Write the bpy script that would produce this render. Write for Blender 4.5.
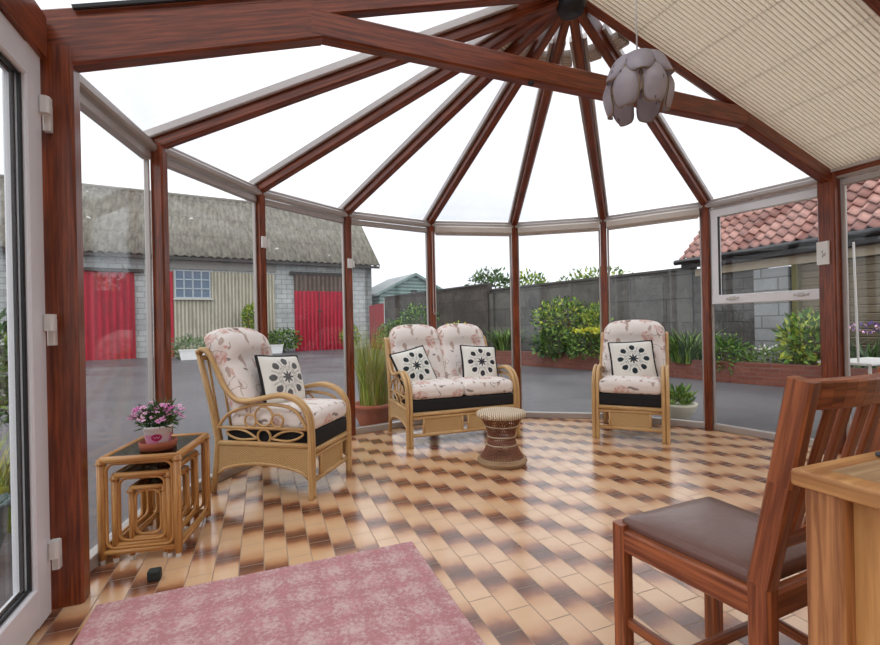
import bpy, math, random
from mathutils import Vector, Matrix
from math import sin, cos, pi, radians, sqrt, atan2
sc = bpy.context.scene
for o in list(bpy.data.objects): bpy.data.objects.remove(o)
COL = sc.collection
V = Vector

# ------------------------------------------------------------------ camera
cam_d = bpy.data.cameras.new('camera'); cam = bpy.data.objects.new('camera', cam_d); COL.objects.link(cam)
cam_d.sensor_width = 36; cam_d.lens = 455.7/880*36; cam_d.shift_y = 2.8/880; cam_d.clip_start = .05; cam_d.clip_end = 300
ROLL = .0212
_r = V((cos(ROLL), 0, -sin(ROLL))); _u = V((sin(ROLL), 0, cos(ROLL))); _b = V((0, -1, 0))
cam.matrix_world = Matrix(((_r.x, _u.x, _b.x, 0), (_r.y, _u.y, _b.y, 0), (_r.z, _u.z, _b.z, 1.05), (0, 0, 0, 1)))
sc.camera = cam
# ------------------------------------------------------------------ sky (bright overcast), sun, exposure
w = bpy.data.worlds.new('sky'); sc.world = w; w.use_nodes = True
nt = w.node_tree; bg = nt.nodes['Background']
tc = nt.nodes.new('ShaderNodeTexCoord'); nz = nt.nodes.new('ShaderNodeTexNoise'); nz.inputs['Scale'].default_value = 2.2; nz.inputs['Detail'].default_value = 5
rp = nt.nodes.new('ShaderNodeValToRGB')
rp.color_ramp.elements[0].position = .34; rp.color_ramp.elements[0].color = (.62, .65, .72, 1)
rp.color_ramp.elements[1].position = .65; rp.color_ramp.elements[1].color = (1, 1, 1, 1)
nt.links.new(tc.outputs['Generated'], nz.inputs['Vector']); nt.links.new(nz.outputs['Fac'], rp.inputs['Fac']); nt.links.new(rp.outputs['Color'], bg.inputs['Color'])
bg.inputs['Strength'].default_value = 1.3
sd = bpy.data.lights.new('sun', 'SUN'); sd.energy = .7; sd.angle = radians(40); sd.color = (1, .97, .92)
sun = bpy.data.objects.new('sun', sd); COL.objects.link(sun); sun.rotation_euler = (radians(32), radians(-12), 0)
sc.view_settings.view_transform = 'Standard'; sc.view_settings.look = 'None'; sc.view_settings.gamma = 1; sc.view_settings.use_curve_mapping = False
sc.view_settings.exposure = .45
sc.cycles.transparent_max_bounces = 24; sc.cycles.max_bounces = 10

# ------------------------------------------------------------------ node helpers
def lin(r, g, b):
    f = lambda c: (c/255/12.92) if c/255 <= .04045 else ((c/255+.055)/1.055)**2.4
    return (f(r), f(g), f(b), 1)
class G:
    def __init__(s, name, rough=.5, metallic=0, spec=.5):
        s.m = bpy.data.materials.new(name); s.m.use_nodes = True; s.t = s.m.node_tree
        s.b = s.t.nodes['Principled BSDF']; s.b.inputs['Roughness'].default_value = rough
        s.b.inputs['Metallic'].default_value = metallic; s.b.inputs['Specular IOR Level'].default_value = spec
        s.c = s.t.nodes.new('ShaderNodeTexCoord')
    def n(s, k): return s.t.nodes.new(k)
    def l(s, a, b):
        if isinstance(a, bpy.types.NodeSocket): s.t.links.new(a, b)
        else: b.default_value = a
    def uv(s): return s.c.outputs['UV']
    def ob(s): return s.c.outputs['Object']
    def gen(s): return s.c.outputs['Generated']
    def math(s, op, a, b=0, c=0):
        n = s.n('ShaderNodeMath'); n.operation = op
        for i, v in enumerate((a, b, c)): s.l(v, n.inputs[i])
        return n.outputs[0]
    def xyz(s, v):
        n = s.n('ShaderNodeSeparateXYZ'); s.l(v, n.inputs[0]); return n.outputs
    def comb(s, x, y, z=0):
        n = s.n('ShaderNodeCombineXYZ')
        for i, v in enumerate((x, y, z)): s.l(v, n.inputs[i])
        return n.outputs[0]
    def map(s, v, scale=(1, 1, 1), rot=(0, 0, 0), loc=(0, 0, 0)):
        n = s.n('ShaderNodeMapping'); s.l(v, n.inputs[0]); n.inputs['Scale'].default_value = scale; n.inputs['Rotation'].default_value = rot; n.inputs['Location'].default_value = loc
        return n.outputs[0]
    def noise(s, v, scale=5, detail=4, rough=.55, dist=0):
        n = s.n('ShaderNodeTexNoise'); s.l(v, n.inputs['Vector']); n.inputs['Scale'].default_value = scale; n.inputs['Detail'].default_value = detail
        n.inputs['Roughness'].default_value = rough; n.inputs['Distortion'].default_value = dist; return n.outputs['Fac']
    def vor(s, v, scale=5, feat='F1', out='Distance', rnd=1):
        n = s.n('ShaderNodeTexVoronoi'); n.feature = feat; s.l(v, n.inputs['Vector']); n.inputs['Scale'].default_value = scale; n.inputs['Randomness'].default_value = rnd
        return n.outputs[out]
    def mix(s, f, a, b, mode='MIX'):
        n = s.n('ShaderNodeMix'); n.data_type = 'RGBA'; n.blend_type = mode; s.l(f, n.inputs[0]); s.l(a, n.inputs[6]); s.l(b, n.inputs[7]); return n.outputs[2]
    def step(s, v, lo, hi, a=0, b=1):
        n = s.n('ShaderNodeMapRange'); n.interpolation_type = 'SMOOTHSTEP'; s.l(v, n.inputs[0])
        for i, q in enumerate((lo, hi, a, b)): n.inputs[i+1].default_value = q
        return n.outputs[0]
    def brick(s, v, c1, c2, mortar, scale=1, bw=.4, bh=.2, ms=.01, off=.5):
        n = s.n('ShaderNodeTexBrick'); s.l(v, n.inputs['Vector']); n.offset = off
        n.inputs['Color1'].default_value = c1; n.inputs['Color2'].default_value = c2; n.inputs['Mortar'].default_value = mortar
        n.inputs['Scale'].default_value = scale; n.inputs['Brick Width'].default_value = bw; n.inputs['Row Height'].default_value = bh; n.inputs['Mortar Size'].default_value = ms
        return n.outputs['Color'], n.outputs['Fac']
    def col(s, c): s.l(c, s.b.inputs['Base Color']); return s
    def bump(s, h, st=.3, d=.01):
        n = s.n('ShaderNodeBump'); n.inputs['Strength'].default_value = st; n.inputs['Distance'].default_value = d; s.l(h, n.inputs['Height']); s.l(n.outputs[0], s.b.inputs['Normal']); return s
def plain(name, c, rough=.5, var=.12, scale=12, metallic=0, spec=.5, bump=0, stretch=(1, 1, 1)):
    g = G(name, rough, metallic, spec); c = lin(*c)
    f = g.noise(g.map(g.ob(), stretch), scale)
    a = tuple(x*(1-var) for x in c[:3])+(1,); b = tuple(min(1, x*(1+var)) for x in c[:3])+(1,)
    g.col(g.mix(f, a, b))
    if bump: g.bump(f, bump)
    return g.m
def wood(name, dark, light, rough=.4, sc_=1, spec=.5, streak=1.0):
    g = G(name, rough, 0, spec)
    v = g.map(g.uv(), (1.2*sc_, 28*sc_, 1))
    f = g.noise(v, 3, 6, .6, .6); f2 = g.noise(g.map(g.uv(), (.8, 3, 1)), 4, 3)
    c = g.mix(g.step(f, .3, .72), lin(*dark), lin(*light))
    c = g.mix(g.math('MULTIPLY', g.step(f2, .45, .75), .5*streak), c, tuple(x*.55 for x in lin(*dark)[:3])+(1,))
    g.col(c).bump(f, .12, .003); return g.m
def glass(name, tint=(.95, .965, .965), rough=.01, f0=.04, dirt=0.0, dirtcol=(.8, .8, .82)):
    m = bpy.data.materials.new(name); m.use_nodes = True; t = m.node_tree; t.nodes.clear()
    o = t.nodes.new('ShaderNodeOutputMaterial'); tr = t.nodes.new('ShaderNodeBsdfTransparent'); gl = t.nodes.new('ShaderNodeBsdfGlossy')
    tr.inputs[0].default_value = tint+(1,); gl.inputs['Roughness'].default_value = rough
    lw = t.nodes.new('ShaderNodeLayerWeight'); lw.inputs[0].default_value = .5
    p = t.nodes.new('ShaderNodeMath'); p.operation = 'POWER'; p.inputs[1].default_value = 5; t.links.new(lw.outputs['Facing'], p.inputs[0])
    q = t.nodes.new('ShaderNodeMath'); q.operation = 'MULTIPLY_ADD'; q.inputs[1].default_value = 1-f0; q.inputs[2].default_value = f0; t.links.new(p.outputs[0], q.inputs[0])
    mx = t.nodes.new('ShaderNodeMixShader'); t.links.new(q.outputs[0], mx.inputs[0]); t.links.new(tr.outputs[0], mx.inputs[1]); t.links.new(gl.outputs[0], mx.inputs[2])
    last = mx.outputs[0]
    if dirt:
        ts = t.nodes.new('ShaderNodeBsdfTranslucent'); ts.inputs[0].default_value = dirtcol+(1,)
        tcn = t.nodes.new('ShaderNodeTexCoord'); no = t.nodes.new('ShaderNodeTexNoise'); no.inputs['Scale'].default_value = 2.5; no.inputs['Detail'].default_value = 6
        t.links.new(tcn.outputs['Object'], no.inputs['Vector'])
        mr = t.nodes.new('ShaderNodeMapRange'); mr.inputs[1].default_value = .35; mr.inputs[2].default_value = .7; mr.inputs[3].default_value = dirt*.5; mr.inputs[4].default_value = dirt
        t.links.new(no.outputs['Fac'], mr.inputs[0])
        m2 = t.nodes.new('ShaderNodeMixShader'); t.links.new(mr.outputs[0], m2.inputs[0]); t.links.new(last, m2.inputs[1]); t.links.new(ts.outputs[0], m2.inputs[2]); last = m2.outputs[0]
    t.links.new(last, o.inputs[0]); return m
def translucent(g, amount=.4):
    """let part of the light falling on a thin sheet through it"""
    t = g.t; ts = g.n('ShaderNodeBsdfTranslucent'); src = g.b.inputs['Base Color']
    if src.links: g.l(src.links[0].from_socket, ts.inputs[0])
    else: ts.inputs[0].default_value = src.default_value
    mx = g.n('ShaderNodeMixShader'); mx.inputs[0].default_value = amount
    out = [n for n in t.nodes if n.type == 'OUTPUT_MATERIAL'][0]
    t.links.new(g.b.outputs[0], mx.inputs[1]); t.links.new(ts.outputs[0], mx.inputs[2]); t.links.new(mx.outputs[0], out.inputs[0]); return g.m

# ------------------------------------------------------------------ mesh helpers
def smooth_path(pts, n=6, closed=False):
    P = [V(p) for p in pts]; out = []; L = len(P)
    rng = range(L) if closed else range(L-1)
    for i in rng:
        p0 = P[(i-1) % L] if closed or i > 0 else P[0]; p1 = P[i]; p2 = P[(i+1) % L]; p3 = P[(i+2) % L] if closed or i+2 < L else P[-1]
        for k in range(n):
            t = k/n; out.append(.5*((2*p1)+(p2-p0)*t+(2*p0-5*p1+4*p2-p3)*t*t+(3*p1-p0-3*p2+p3)*t**3))
    if not closed: out.append(P[-1])
    return out
class MB:
    def __init__(s): s.v = []; s.f = []; s.mi = []; s.sm = []; s.uv = []; s.T = None
    def add(s, vs, fs, mi=0, smooth=False, uvs=None):
        o = len(s.v); T = s.T
        s.v += [(T @ V(p)) if T else V(p) for p in vs]
        for k, f in enumerate(fs):
            s.f.append([i+o for i in f]); s.mi.append(mi); s.sm.append(smooth); s.uv.append(uvs[k] if uvs else None)
        return s
    def box(s, c, d, mi=0, bev=0):
        x, y, z = c; a, b, e = d[0]/2, d[1]/2, d[2]/2
        vs = [(x+i*a, y+j*b, z+k*e) for k in (-1, 1) for j in (-1, 1) for i in (-1, 1)]
        return s.add(vs, [(0, 2, 3, 1), (4, 5, 7, 6), (0, 1, 5, 4), (2, 6, 7, 3), (0, 4, 6, 2), (1, 3, 7, 5)], mi)
    def bar(s, p, q, w, h, up=(0, 0, 1), mi=0, ch=.006):
        """rectangular member with chamfered edges; w across, h along 'up'"""
        p = V(p); q = V(q); t = (q-p); L = t.length; t.normalize(); sd = t.cross(V(up)).normalized(); u2 = sd.cross(t)
        a, b = w/2, h/2; ch = min(ch, a*.5, b*.5)
        prof = [(a-ch, -b), (a, -b+ch), (a, b-ch), (a-ch, b), (-a+ch, b), (-a, b-ch), (-a, -b+ch), (-a+ch, -b)]
        vs = [e+sd*x+u2*y for e in (p, q) for x, y in prof]; fs = []; uvs = []; acc = 0; n = 8; off = (p.x*3.7+p.y*1.3+p.z*2.1) % 7
        for i in range(n):
            j = (i+1) % n; d = sqrt((prof[i][0]-prof[j][0])**2+(prof[i][1]-prof[j][1])**2)
            fs.append((i, j, n+j, n+i)); uvs.append([(off, acc), (off, acc+d), (off+L, acc+d), (off+L, acc)]); acc += d
        fs.append(tuple(reversed(range(n)))); uvs.append([(x, y) for x, y in reversed(prof)]); fs.append(tuple(range(n, 2*n))); uvs.append(list(prof))
        return s.add(vs, fs, mi, False, uvs)
    def tube(s, pts, r, n=8, closed=False, mi=0, taper=None):
        P = [V(p) for p in pts]; L = len(P); rings = []; T = []
        for i in range(L):
            a = P[(i+1) % L] if (closed or i < L-1) else P[i]; b = P[i-1] if (closed or i > 0) else P[i]
            d = a-b; T.append(d.normalized() if d.length > 1e-9 else V((0, 0, 1)))
        ref = V((0, 0, 1)) if abs(T[0].z) < .9 else V((1, 0, 0)); nn = (ref-T[0]*ref.dot(T[0])).normalized(); vs = []; ln = [0]
        for i in range(L):
            nn = (nn-T[i]*nn.dot(T[i])).normalized(); bb = T[i].cross(nn); rr = taper(i/(L-1))*r if taper else r
            vs += [P[i]+(nn*cos(2*pi*k/n)+bb*sin(2*pi*k/n))*rr for k in range(n)]
            if i: ln.append(ln[-1]+(P[i]-P[i-1]).length)
        fs = []; uvs = []; ln.append(ln[-1]+.05)
        for i in range(L if closed else L-1):
            j = (i+1) % L
            for k in range(n):
                k2 = (k+1) % n; fs.append((i*n+k, i*n+k2, j*n+k2, j*n+k)); c = 2*pi*r/n
                uvs.append([(ln[i], k*c), (ln[i], k*c+c), (ln[i+1], k*c+c), (ln[i+1], k*c)])
        if not closed:
            fs.append(tuple(reversed(range(n)))); uvs.append([(0, 0)]*n); fs.append(tuple((L-1)*n+k for k in range(n))); uvs.append([(0, 0)]*n)
        return s.add(vs, fs, mi, True, uvs)
    def lathe(s, prof, n=24, c=(0, 0, 0), mi=0, cap=True):
        vs = [(c[0]+r*cos(2*pi*k/n), c[1]+r*sin(2*pi*k/n), c[2]+z) for r, z in prof for k in range(n)]; fs = []
        for i in range(len(prof)-1):
            for k in range(n): k2 = (k+1) % n; fs.append((i*n+k, i*n+k2, (i+1)*n+k2, (i+1)*n+k))
        s.add(vs, fs, mi, True)
        if cap:
            s.add(vs[:n], [tuple(reversed(range(n)))], mi); s.add(vs[-n:], [tuple(range(n))], mi)
        return s
    def prism(s, poly, p0, ax, ay, az, mi=0):
        """polygon (list of 2D pts) in plane ax, ay at p0 extruded by az"""
        p0, ax, ay, az = V(p0), V(ax), V(ay), V(az); n = len(poly)
        vs = [p0+ax*x+ay*y for x, y in poly]+[p0+ax*x+ay*y+az for x, y in poly]
        return s.add(vs, [tuple(reversed(range(n))), tuple(range(n, 2*n))]+[(i, (i+1) % n, n+(i+1) % n, n+i) for i in range(n)], mi)
    def grid(s, fn, nu, nv, mi=0, smooth=True, uv=None):
        vs = [fn(i/nu, j/nv) for i in range(nu+1) for j in range(nv+1)]; m = nv+1
        fs = []; uvs = [] if uv else None
        for i in range(nu):
            for j in range(nv):
                fs.append((i*m+j, (i+1)*m+j, (i+1)*m+j+1, i*m+j+1))
                if uv: uvs.append([uv(i/nu, j/nv), uv((i+1)/nu, j/nv), uv((i+1)/nu, (j+1)/nv), uv(i/nu, (j+1)/nv)])
        return s.add(vs, fs, mi, smooth, uvs)
    def rbox(s, c, d, r, n=8, fn=None, mi=0):
        """box with rounded edges on a grid, optionally deformed by fn(point in -1..1 coords, point)"""
        h = [x/2 for x in d]; r = min(r, min(h)*.999); C = V(c)
        def place(q):
            p = V((q[0]*h[0], q[1]*h[1], q[2]*h[2])); inn = V([max(-h[i]+r, min(h[i]-r, p[i])) for i in range(3)]); e = p-inn
            if e.length > 1e-9: p = inn+e.normalized()*r
            if fn: p = fn(q, p)
            return p+C
        # nonuniform params so that rounding is sampled
        def params(hh):
            e = r/hh; a = [-1, -1+e*.25, -1+e*.6, -1+e]; k = max(2, n)
            if e >= .999: return [-1+2*i/8 for i in range(9)]
            mid = [-1+e+(2-2*e)*i/k for i in range(1, k)]
            return a+mid+[-x for x in reversed(a)]
        for ax in range(3):
            b, cc = (ax+1) % 3, (ax+2) % 3; pb, pc = params(h[b]), params(h[cc])
            for sg in (-1, 1):
                vs = []
                for u in pb:
                    for v in pc:
                        q = [0, 0, 0]; q[ax] = sg; q[b] = u; q[cc] = v; vs.append(place(q))
                m = len(pc); fs = []
                for i in range(len(pb)-1):
                    for j in range(m-1):
                        f = (i*m+j, (i+1)*m+j, (i+1)*m+j+1, i*m+j+1); fs.append(f if sg > 0 else tuple(reversed(f)))
                s.add(vs, fs, mi, True)
        return s
    def build(s, name, mats, parent=None, weld=False, loc=None, rotz=0):
        me = bpy.data.meshes.new(name); me.from_pydata([tuple(p) for p in s.v], [], s.f)
        mats = mats if isinstance(mats, (list, tuple)) else [mats]
        for m in mats: me.materials.append(m)
        ul = me.uv_layers.new(name='UVMap').data
        for k, p in enumerate(me.polygons):
            p.material_index = s.mi[k]; p.use_smooth = s.sm[k]
            if s.uv[k] is not None:
                for q, li in enumerate(p.loop_indices): ul[li].uv = s.uv[k][q]
            else:
                n = p.normal; ax = max(range(3), key=lambda i: abs(n[i])); i0, i1 = ((1, 2), (0, 2), (0, 1))[ax]
                for q, li in enumerate(p.loop_indices):
                    co = s.v[s.f[k][q]]; ul[li].uv = (co[i0], co[i1])
        if weld:
            import bmesh
            bm = bmesh.new(); bm.from_mesh(me); bmesh.ops.remove_doubles(bm, verts=bm.verts, dist=1e-5); bmesh.ops.recalc_face_normals(bm, faces=bm.faces); bm.to_mesh(me); bm.free()
        me.update(); o = bpy.data.objects.new(name, me); COL.objects.link(o)
        if parent: o.parent = parent
        if loc: o.location = loc
        o.rotation_euler.z = rotz
        return o
def tag(o, label, cat, group=None, kind=None):
    o['label'] = label; o['category'] = cat
    if group: o['group'] = group
    if kind: o['kind'] = kind
    return o
def struct(o): o['kind'] = 'structure'; return o
def thing(name, label, cat, loc=(0, 0, 0), rotz=0, group=None):
    o = bpy.data.objects.new(name, None); COL.objects.link(o); o.location = loc; o.rotation_euler.z = rotz; o.empty_display_size = .1
    return tag(o, label, cat, group)
def copy_tree(o, parent=None):
    c = o.copy(); COL.objects.link(c); c.parent = parent
    for ch in list(o.children): copy_tree(ch, c)
    return c
def leaves(mb, c, rad, n, ll, lw, rng, up=.3, mis=(0, 1), shell=.55, zmin=None, flat=0):
    c = V(c)
    for _ in range(n):
        while True:
            d = V((rng.uniform(-1, 1), rng.uniform(-1, 1), rng.uniform(-1, 1)))
            if .05 < d.length <= 1: break
        d = d.normalized()*(shell+(1-shell)*rng.random()); p = c+V((d.x*rad[0], d.y*rad[1], d.z*rad[2]))
        if zmin is not None and p.z < zmin: p.z = zmin+rng.random()*.05
        t = (d+V((rng.gauss(0, .6), rng.gauss(0, .6), rng.gauss(0, .5)+up))).normalized()
        sd = t.cross(V((rng.gauss(0, 1), rng.gauss(0, 1), rng.gauss(0, 1)))).normalized(); nn = sd.cross(t); L = ll*rng.uniform(.6, 1.3); W = lw*rng.uniform(.7, 1.2)
        mb.add([p, p+t*L*.45+sd*W*.5+nn*W*.15, p+t*L, p+t*L*.45-sd*W*.5+nn*W*.15], [(0, 1, 2), (0, 2, 3)], rng.choice(mis))
def blades(mb, c, r, n, h, wd, lean, rng, mis=(0,), droop=.25):
    c = V(c)
    for _ in range(n):
        a = rng.uniform(0, 2*pi); q = r*sqrt(rng.random()); p = c+V((q*cos(a), q*sin(a), 0)); a2 = a+rng.gauss(0, .7); H = h*rng.uniform(.55, 1.1); k = lean*rng.uniform(.3, 1.2)
        dr = V((cos(a2), sin(a2), 0)); sd = V((-sin(a2), cos(a2), 0)); vs = []; W = wd*rng.uniform(.7, 1.2)
        for i in range(4):
            t = i/3; q = p+dr*(k*H*t*t)+V((0, 0, H*(t-droop*t*t*t*k))); ww = W*(1-t)**.7*.5
            vs += [q+sd*ww, q-sd*ww] if i < 3 else [q]
        mb.add(vs, [(0, 1, 3, 2), (2, 3, 5, 4), (4, 5, 6)], rng.choice(mis))

# ------------------------------------------------------------------ house frame
C0 = V((.81, 2.677, 0)); R0 = 2.438; U = V((.9305, .3663, 0)); N = V((.3663, -.9305, 0)); E = 2.13; APEX = 2.93
def H(a, b, z=0): return C0+U*a+N*b+V((0, 0, z))
TWEAK = {1: (-.03, .0), 0: (-.015, .0), 7: (0, 0)}
def post(i):
    a = radians(111.488-22.5*(i-4)); d = TWEAK.get(i, (0, 0)); return C0+V((cos(a), sin(a), 0))*R0+V((d[0], d[1], 0))
P = [post(i) for i in range(9)]
BACK = 3.4
HOUSE_ROT = atan2(U.y, U.x)

# ------------------------------------------------------------------ materials
TIMBER = wood('mahogany_timber', (88, 36, 17), (150, 74, 38), .3)
ALU = plain('grey_aluminium', (188, 182, 178), .35, .06, 20, .35)
ALUW = plain('pale_aluminium', (205, 200, 196), .4, .05, 20, .1)
UPVC = plain('white_upvc', (226, 227, 230), .3, .03, 10)
GASKET = plain('black_gasket', (24, 25, 27), .5)
GLASS = glass('window_glass', (.965, .972, .974), .01, .022)
ROOFGLASS = glass('roof_glass', (.90, .905, .92), .05, .03, .2)
WHITEPL = plain('white_plastic', (225, 224, 220), .35, .03)
CREAMPL = plain('cream_blind_plastic', (206, 198, 188), .45, .04)
RATTAN = wood('golden_rattan_cane', (182, 138, 84), (224, 188, 134), .4, 1.0, .5, .6)
CANE2 = wood('orange_rattan_cane', (168, 110, 54), (220, 168, 102), .35, 1.0, .5, .7)
BLACKF = plain('black_upholstery', (26, 25, 27), .85, .2, 60)
DARKWOOD = wood('dark_oak', (102, 50, 27), (176, 102, 60), .32, .8)
OAK = wood('worn_light_oak', (158, 98, 50), (212, 160, 100), .45, .5)
OAKTOP = wood('weathered_oak', (148, 112, 76), (196, 164, 122), .5, .6)
SCRATCH = wood('scratched_oak', (140, 86, 50), (206, 146, 92), .5, .8); OAKP = wood('honey_oak_panel', (182, 122, 64), (226, 174, 110), .4, .4)
LEATHER = plain('brown_leather', (108, 76, 66), .3, .18, 30, 0, .5, .15)
TERRA = plain('terracotta', (158, 84, 56), .7, .15, 14)
SOIL = plain('dark_soil', (50, 40, 32), .95, .3, 30)
def wicker(name, c1, c2, s=110):
    g = G(name, .5); x, y, _ = g.xyz(g.uv())
    a = g.math('SINE', g.math('MULTIPLY', x, s*2.2)); b = g.math('SINE', g.math('MULTIPLY', y, s*4)); f = g.math('MULTIPLY', a, b)
    h = g.step(f, -.8, .8); nz_ = g.noise(g.map(g.uv(), (3, 30, 1)), 4)
    g.col(g.mix(g.math('ADD', g.math('MULTIPLY', h, .7), g.math('MULTIPLY', nz_, .3)), lin(*c1), lin(*c2))).bump(h, .5, .004); return g.m
WICKER = wicker('woven_cane', (168, 130, 80), (216, 180, 126))
def floral():
    g = G('floral_cotton', .85); v = g.uv()
    dist = g.n('ShaderNodeTexNoise'); g.l(v, dist.inputs['Vector']); dist.inputs['Scale'].default_value = 9
    vv = g.n('ShaderNodeMixRGB'); vv.blend_type = 'LINEAR_LIGHT'; vv.inputs[0].default_value = .045; g.l(v, vv.inputs[1]); g.l(dist.outputs['Color'], vv.inputs[2]); vd = vv.outputs[0]
    base = g.mix(g.noise(v, 6), lin(232, 220, 212), lin(244, 236, 230))
    fl = g.vor(vd, 5.4); petals = g.step(fl, .42, .32)
    veins = g.step(g.noise(vd, 40, 3), .42, .6)
    c = g.mix(g.math('MULTIPLY', petals, g.math('MULTIPLY_ADD', veins, .6, .25)), base, lin(203, 142, 126))
    lf = g.vor(g.map(vd, (1, .38, 1), (0, 0, .6), (.3, .1, 0)), 15); c = g.mix(g.math('MULTIPLY', g.step(lf, .26, .2), .8), c, lin(176, 148, 132))
    l2 = g.vor(g.map(vd, (.4, 1, 1), (0, 0, .9), (1.3, 2.1, 0)), 11); c = g.mix(g.math('MULTIPLY', g.step(l2, .19, .15), .85), c, lin(120, 104, 98))
    ln = g.math('ABSOLUTE', g.math('SUBTRACT', g.noise(v, 7.5, 1.5), .5)); c = g.mix(g.math('MULTIPLY', g.math('MULTIPLY', g.step(ln, .012, .005), .75), g.step(g.noise(v, 5, 1), .5, .56)), c, lin(130, 108, 94))
    g.col(c).bump(g.noise(v, 18, 2), .12, .01); return g.m
FLORAL = floral()
def motif(name, leaf, mid, bgc=(228, 226, 216)):
    g = G(name, .85); x, _, z = g.xyz(g.ob()); r = g.math('SQRT', g.math('ADD', g.math('MULTIPLY', x, x), g.math('MULTIPLY', z, z))); th = g.math('ARCTAN2', z, x)
    fr = g.math('SUBTRACT', g.math('FRACT', g.math('ADD', g.math('MULTIPLY', th, 8/(2*pi)), 8.5)), .5)
    tang = g.math('DIVIDE', g.math('MULTIPLY', fr, 2*pi/8*.112), .023); rad = g.math('DIVIDE', g.math('SUBTRACT', r, .112), .027)
    # a leaf outline: wider towards the middle of the ring
    d = g.math('SQRT', g.math('ADD', g.math('MULTIPLY', tang, tang), g.math('MULTIPLY', rad, rad))); wob = g.math('MULTIPLY', g.noise(g.ob(), 60, 2), .5)
    leafm = g.step(g.math('ADD', d, g.math('SUBTRACT', wob, .25)), 1.06, .94)
    star = g.math('ADD', .034, g.math('MULTIPLY', g.math('COSINE', g.math('MULTIPLY', th, 8)), .012)); starm = g.step(g.math('SUBTRACT', r, star), .004, -.004)
    stem = g.math('MULTIPLY', g.step(g.math('ABSOLUTE', g.math('SUBTRACT', g.math('ABSOLUTE', fr), .5)), .07, .03), g.math('MULTIPLY', g.step(r, .05, .06), g.step(r, .135, .12)))
    ring = g.math('MULTIPLY', g.step(r, .046, .052), g.step(r, .088, .078)); lace = g.step(g.vor(g.ob(), 70), .45, .3)
    c = g.mix(g.noise(g.ob(), 9), lin(*bgc), lin(238, 236, 228)); c = g.mix(g.math('MULTIPLY', ring, g.math('MULTIPLY_ADD', lace, .55, .15)), c, lin(*mid)); c = g.mix(g.math('MULTIPLY', stem, .6), c, lin(*mid)); c = g.mix(leafm, c, lin(*leaf)); c = g.mix(starm, c, lin(*leaf))
    g.col(c); return g.m
GREENS = [plain('leaf_green_dark', (44, 74, 34), .5, .25, 6), plain('leaf_green_mid', (74, 112, 44), .5, .25, 6), plain('leaf_green_light', (120, 150, 62), .5, .2, 6),
          plain('leaf_yellow_green', (170, 180, 66), .5, .2, 6), plain('leaf_yellow', (214, 204, 52), .5, .15, 6), plain('leaf_grey_green', (112, 132, 98), .6, .2, 6), plain('straw_grass', (172, 158, 104), .6, .2, 6),
          plain('petal_pink', (226, 156, 198), .6, .15, 40), plain('petal_pale_pink', (236, 186, 214), .6, .1, 40), plain('petal_magenta', (176, 70, 140), .6, .15, 40), plain('petal_purple', (112, 88, 158), .6, .15, 40), plain('petal_white', (236, 236, 226), .6, .05, 40)]
BARK = plain('brown_bark', (84, 64, 48), .9, .25, 20, 0, .3, .4, (1, 1, .2))

# ------------------------------------------------------------------ setting: floor
def floor_mat():
    g = G('flame_quarry_tiles', .2, 0, 1.0); x, y, _ = g.xyz(g.ob())
    u = g.math('ADD', g.math('MULTIPLY', x, U.x), g.math('MULTIPLY', y, U.y)); n = g.math('ADD', g.math('MULTIPLY', x, N.x), g.math('MULTIPLY', y, N.y))
    cu = g.math('DIVIDE', g.math('SUBTRACT', u, .8138), .1025); k = g.math('FLOOR', cu); fu = g.math('FRACT', cu)
    t = g.math('FRACT', g.math('DIVIDE', g.math('SUBTRACT', g.math('ADD', n, 1.678), g.math('MULTIPLY', k, .105)), .42))
    tri = g.math('SUBTRACT', 1, g.math('ABSOLUTE', g.math('SUBTRACT', g.math('MULTIPLY', t, 2), 1)))     # 0 at the dark joint, 1 at the light joint
    wob = g.math('MULTIPLY', g.math('SUBTRACT', g.noise(g.ob(), 9, 4), .5), .35)
    tid = g.noise(g.comb(g.math('MULTIPLY', k, 7.31), g.math('MULTIPLY', g.math('FLOOR', g.math('DIVIDE', g.math('SUBTRACT', g.math('ADD', n, 1.678), g.math('MULTIPLY', k, .105)), .21)), 3.7), 0), 1.7, 0)
    m = g.step(g.math('ADD', g.math('ADD', tri, wob), g.math('MULTIPLY', g.math('SUBTRACT', tid, .5), .35)), -.02, .74)
    r = g.n('ShaderNodeValToRGB'); cr = r.color_ramp; cr.elements[0].color = lin(104, 66, 48); cr.elements[1].color = lin(218, 178, 138); cr.elements.new(.3).color = lin(152, 100, 72); cr.elements.new(.58).color = lin(200, 150, 108); g.l(m, r.inputs[0])
    t2 = g.math('MULTIPLY', g.math('FRACT', g.math('MULTIPLY', t, 2)), .21); eu = g.math('MULTIPLY', g.math('MINIMUM', fu, g.math('SUBTRACT', 1, fu)), .1025); en = g.math('MINIMUM', t2, g.math('SUBTRACT', .21, t2))
    gr = g.step(g.math('MINIMUM', eu, en), .0026, .0014)
    g.col(g.mix(gr, r.outputs[0], lin(150, 122, 100))); ro = g.math('ADD', .1, g.math('MULTIPLY', g.noise(g.ob(), 5, 3), .16)); g.l(g.math('ADD', ro, g.math('MULTIPLY', gr, .4)), g.b.inputs['Roughness'])
    g.bump(g.math('SUBTRACT', g.math('MULTIPLY', g.noise(g.ob(), 14, 2), .25), gr), .25, .004); return g.m
mb = MB(); outline = [P[i]+(P[i]-C0).normalized()*.07 for i in range(9)]+[H(2.52, 0), H(2.52, BACK+.1), H(-2.52, BACK+.1), H(-2.52, 0)]
n_ = len(outline); mb.add([V((p.x, p.y, 0)) for p in outline]+[V((p.x, p.y, -.14)) for p in outline], [tuple(reversed(range(n_))), tuple(range(n_, 2*n_))]+[(i, (i+1) % n_, n_+(i+1) % n_, n_+i) for i in range(n_)])
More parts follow.
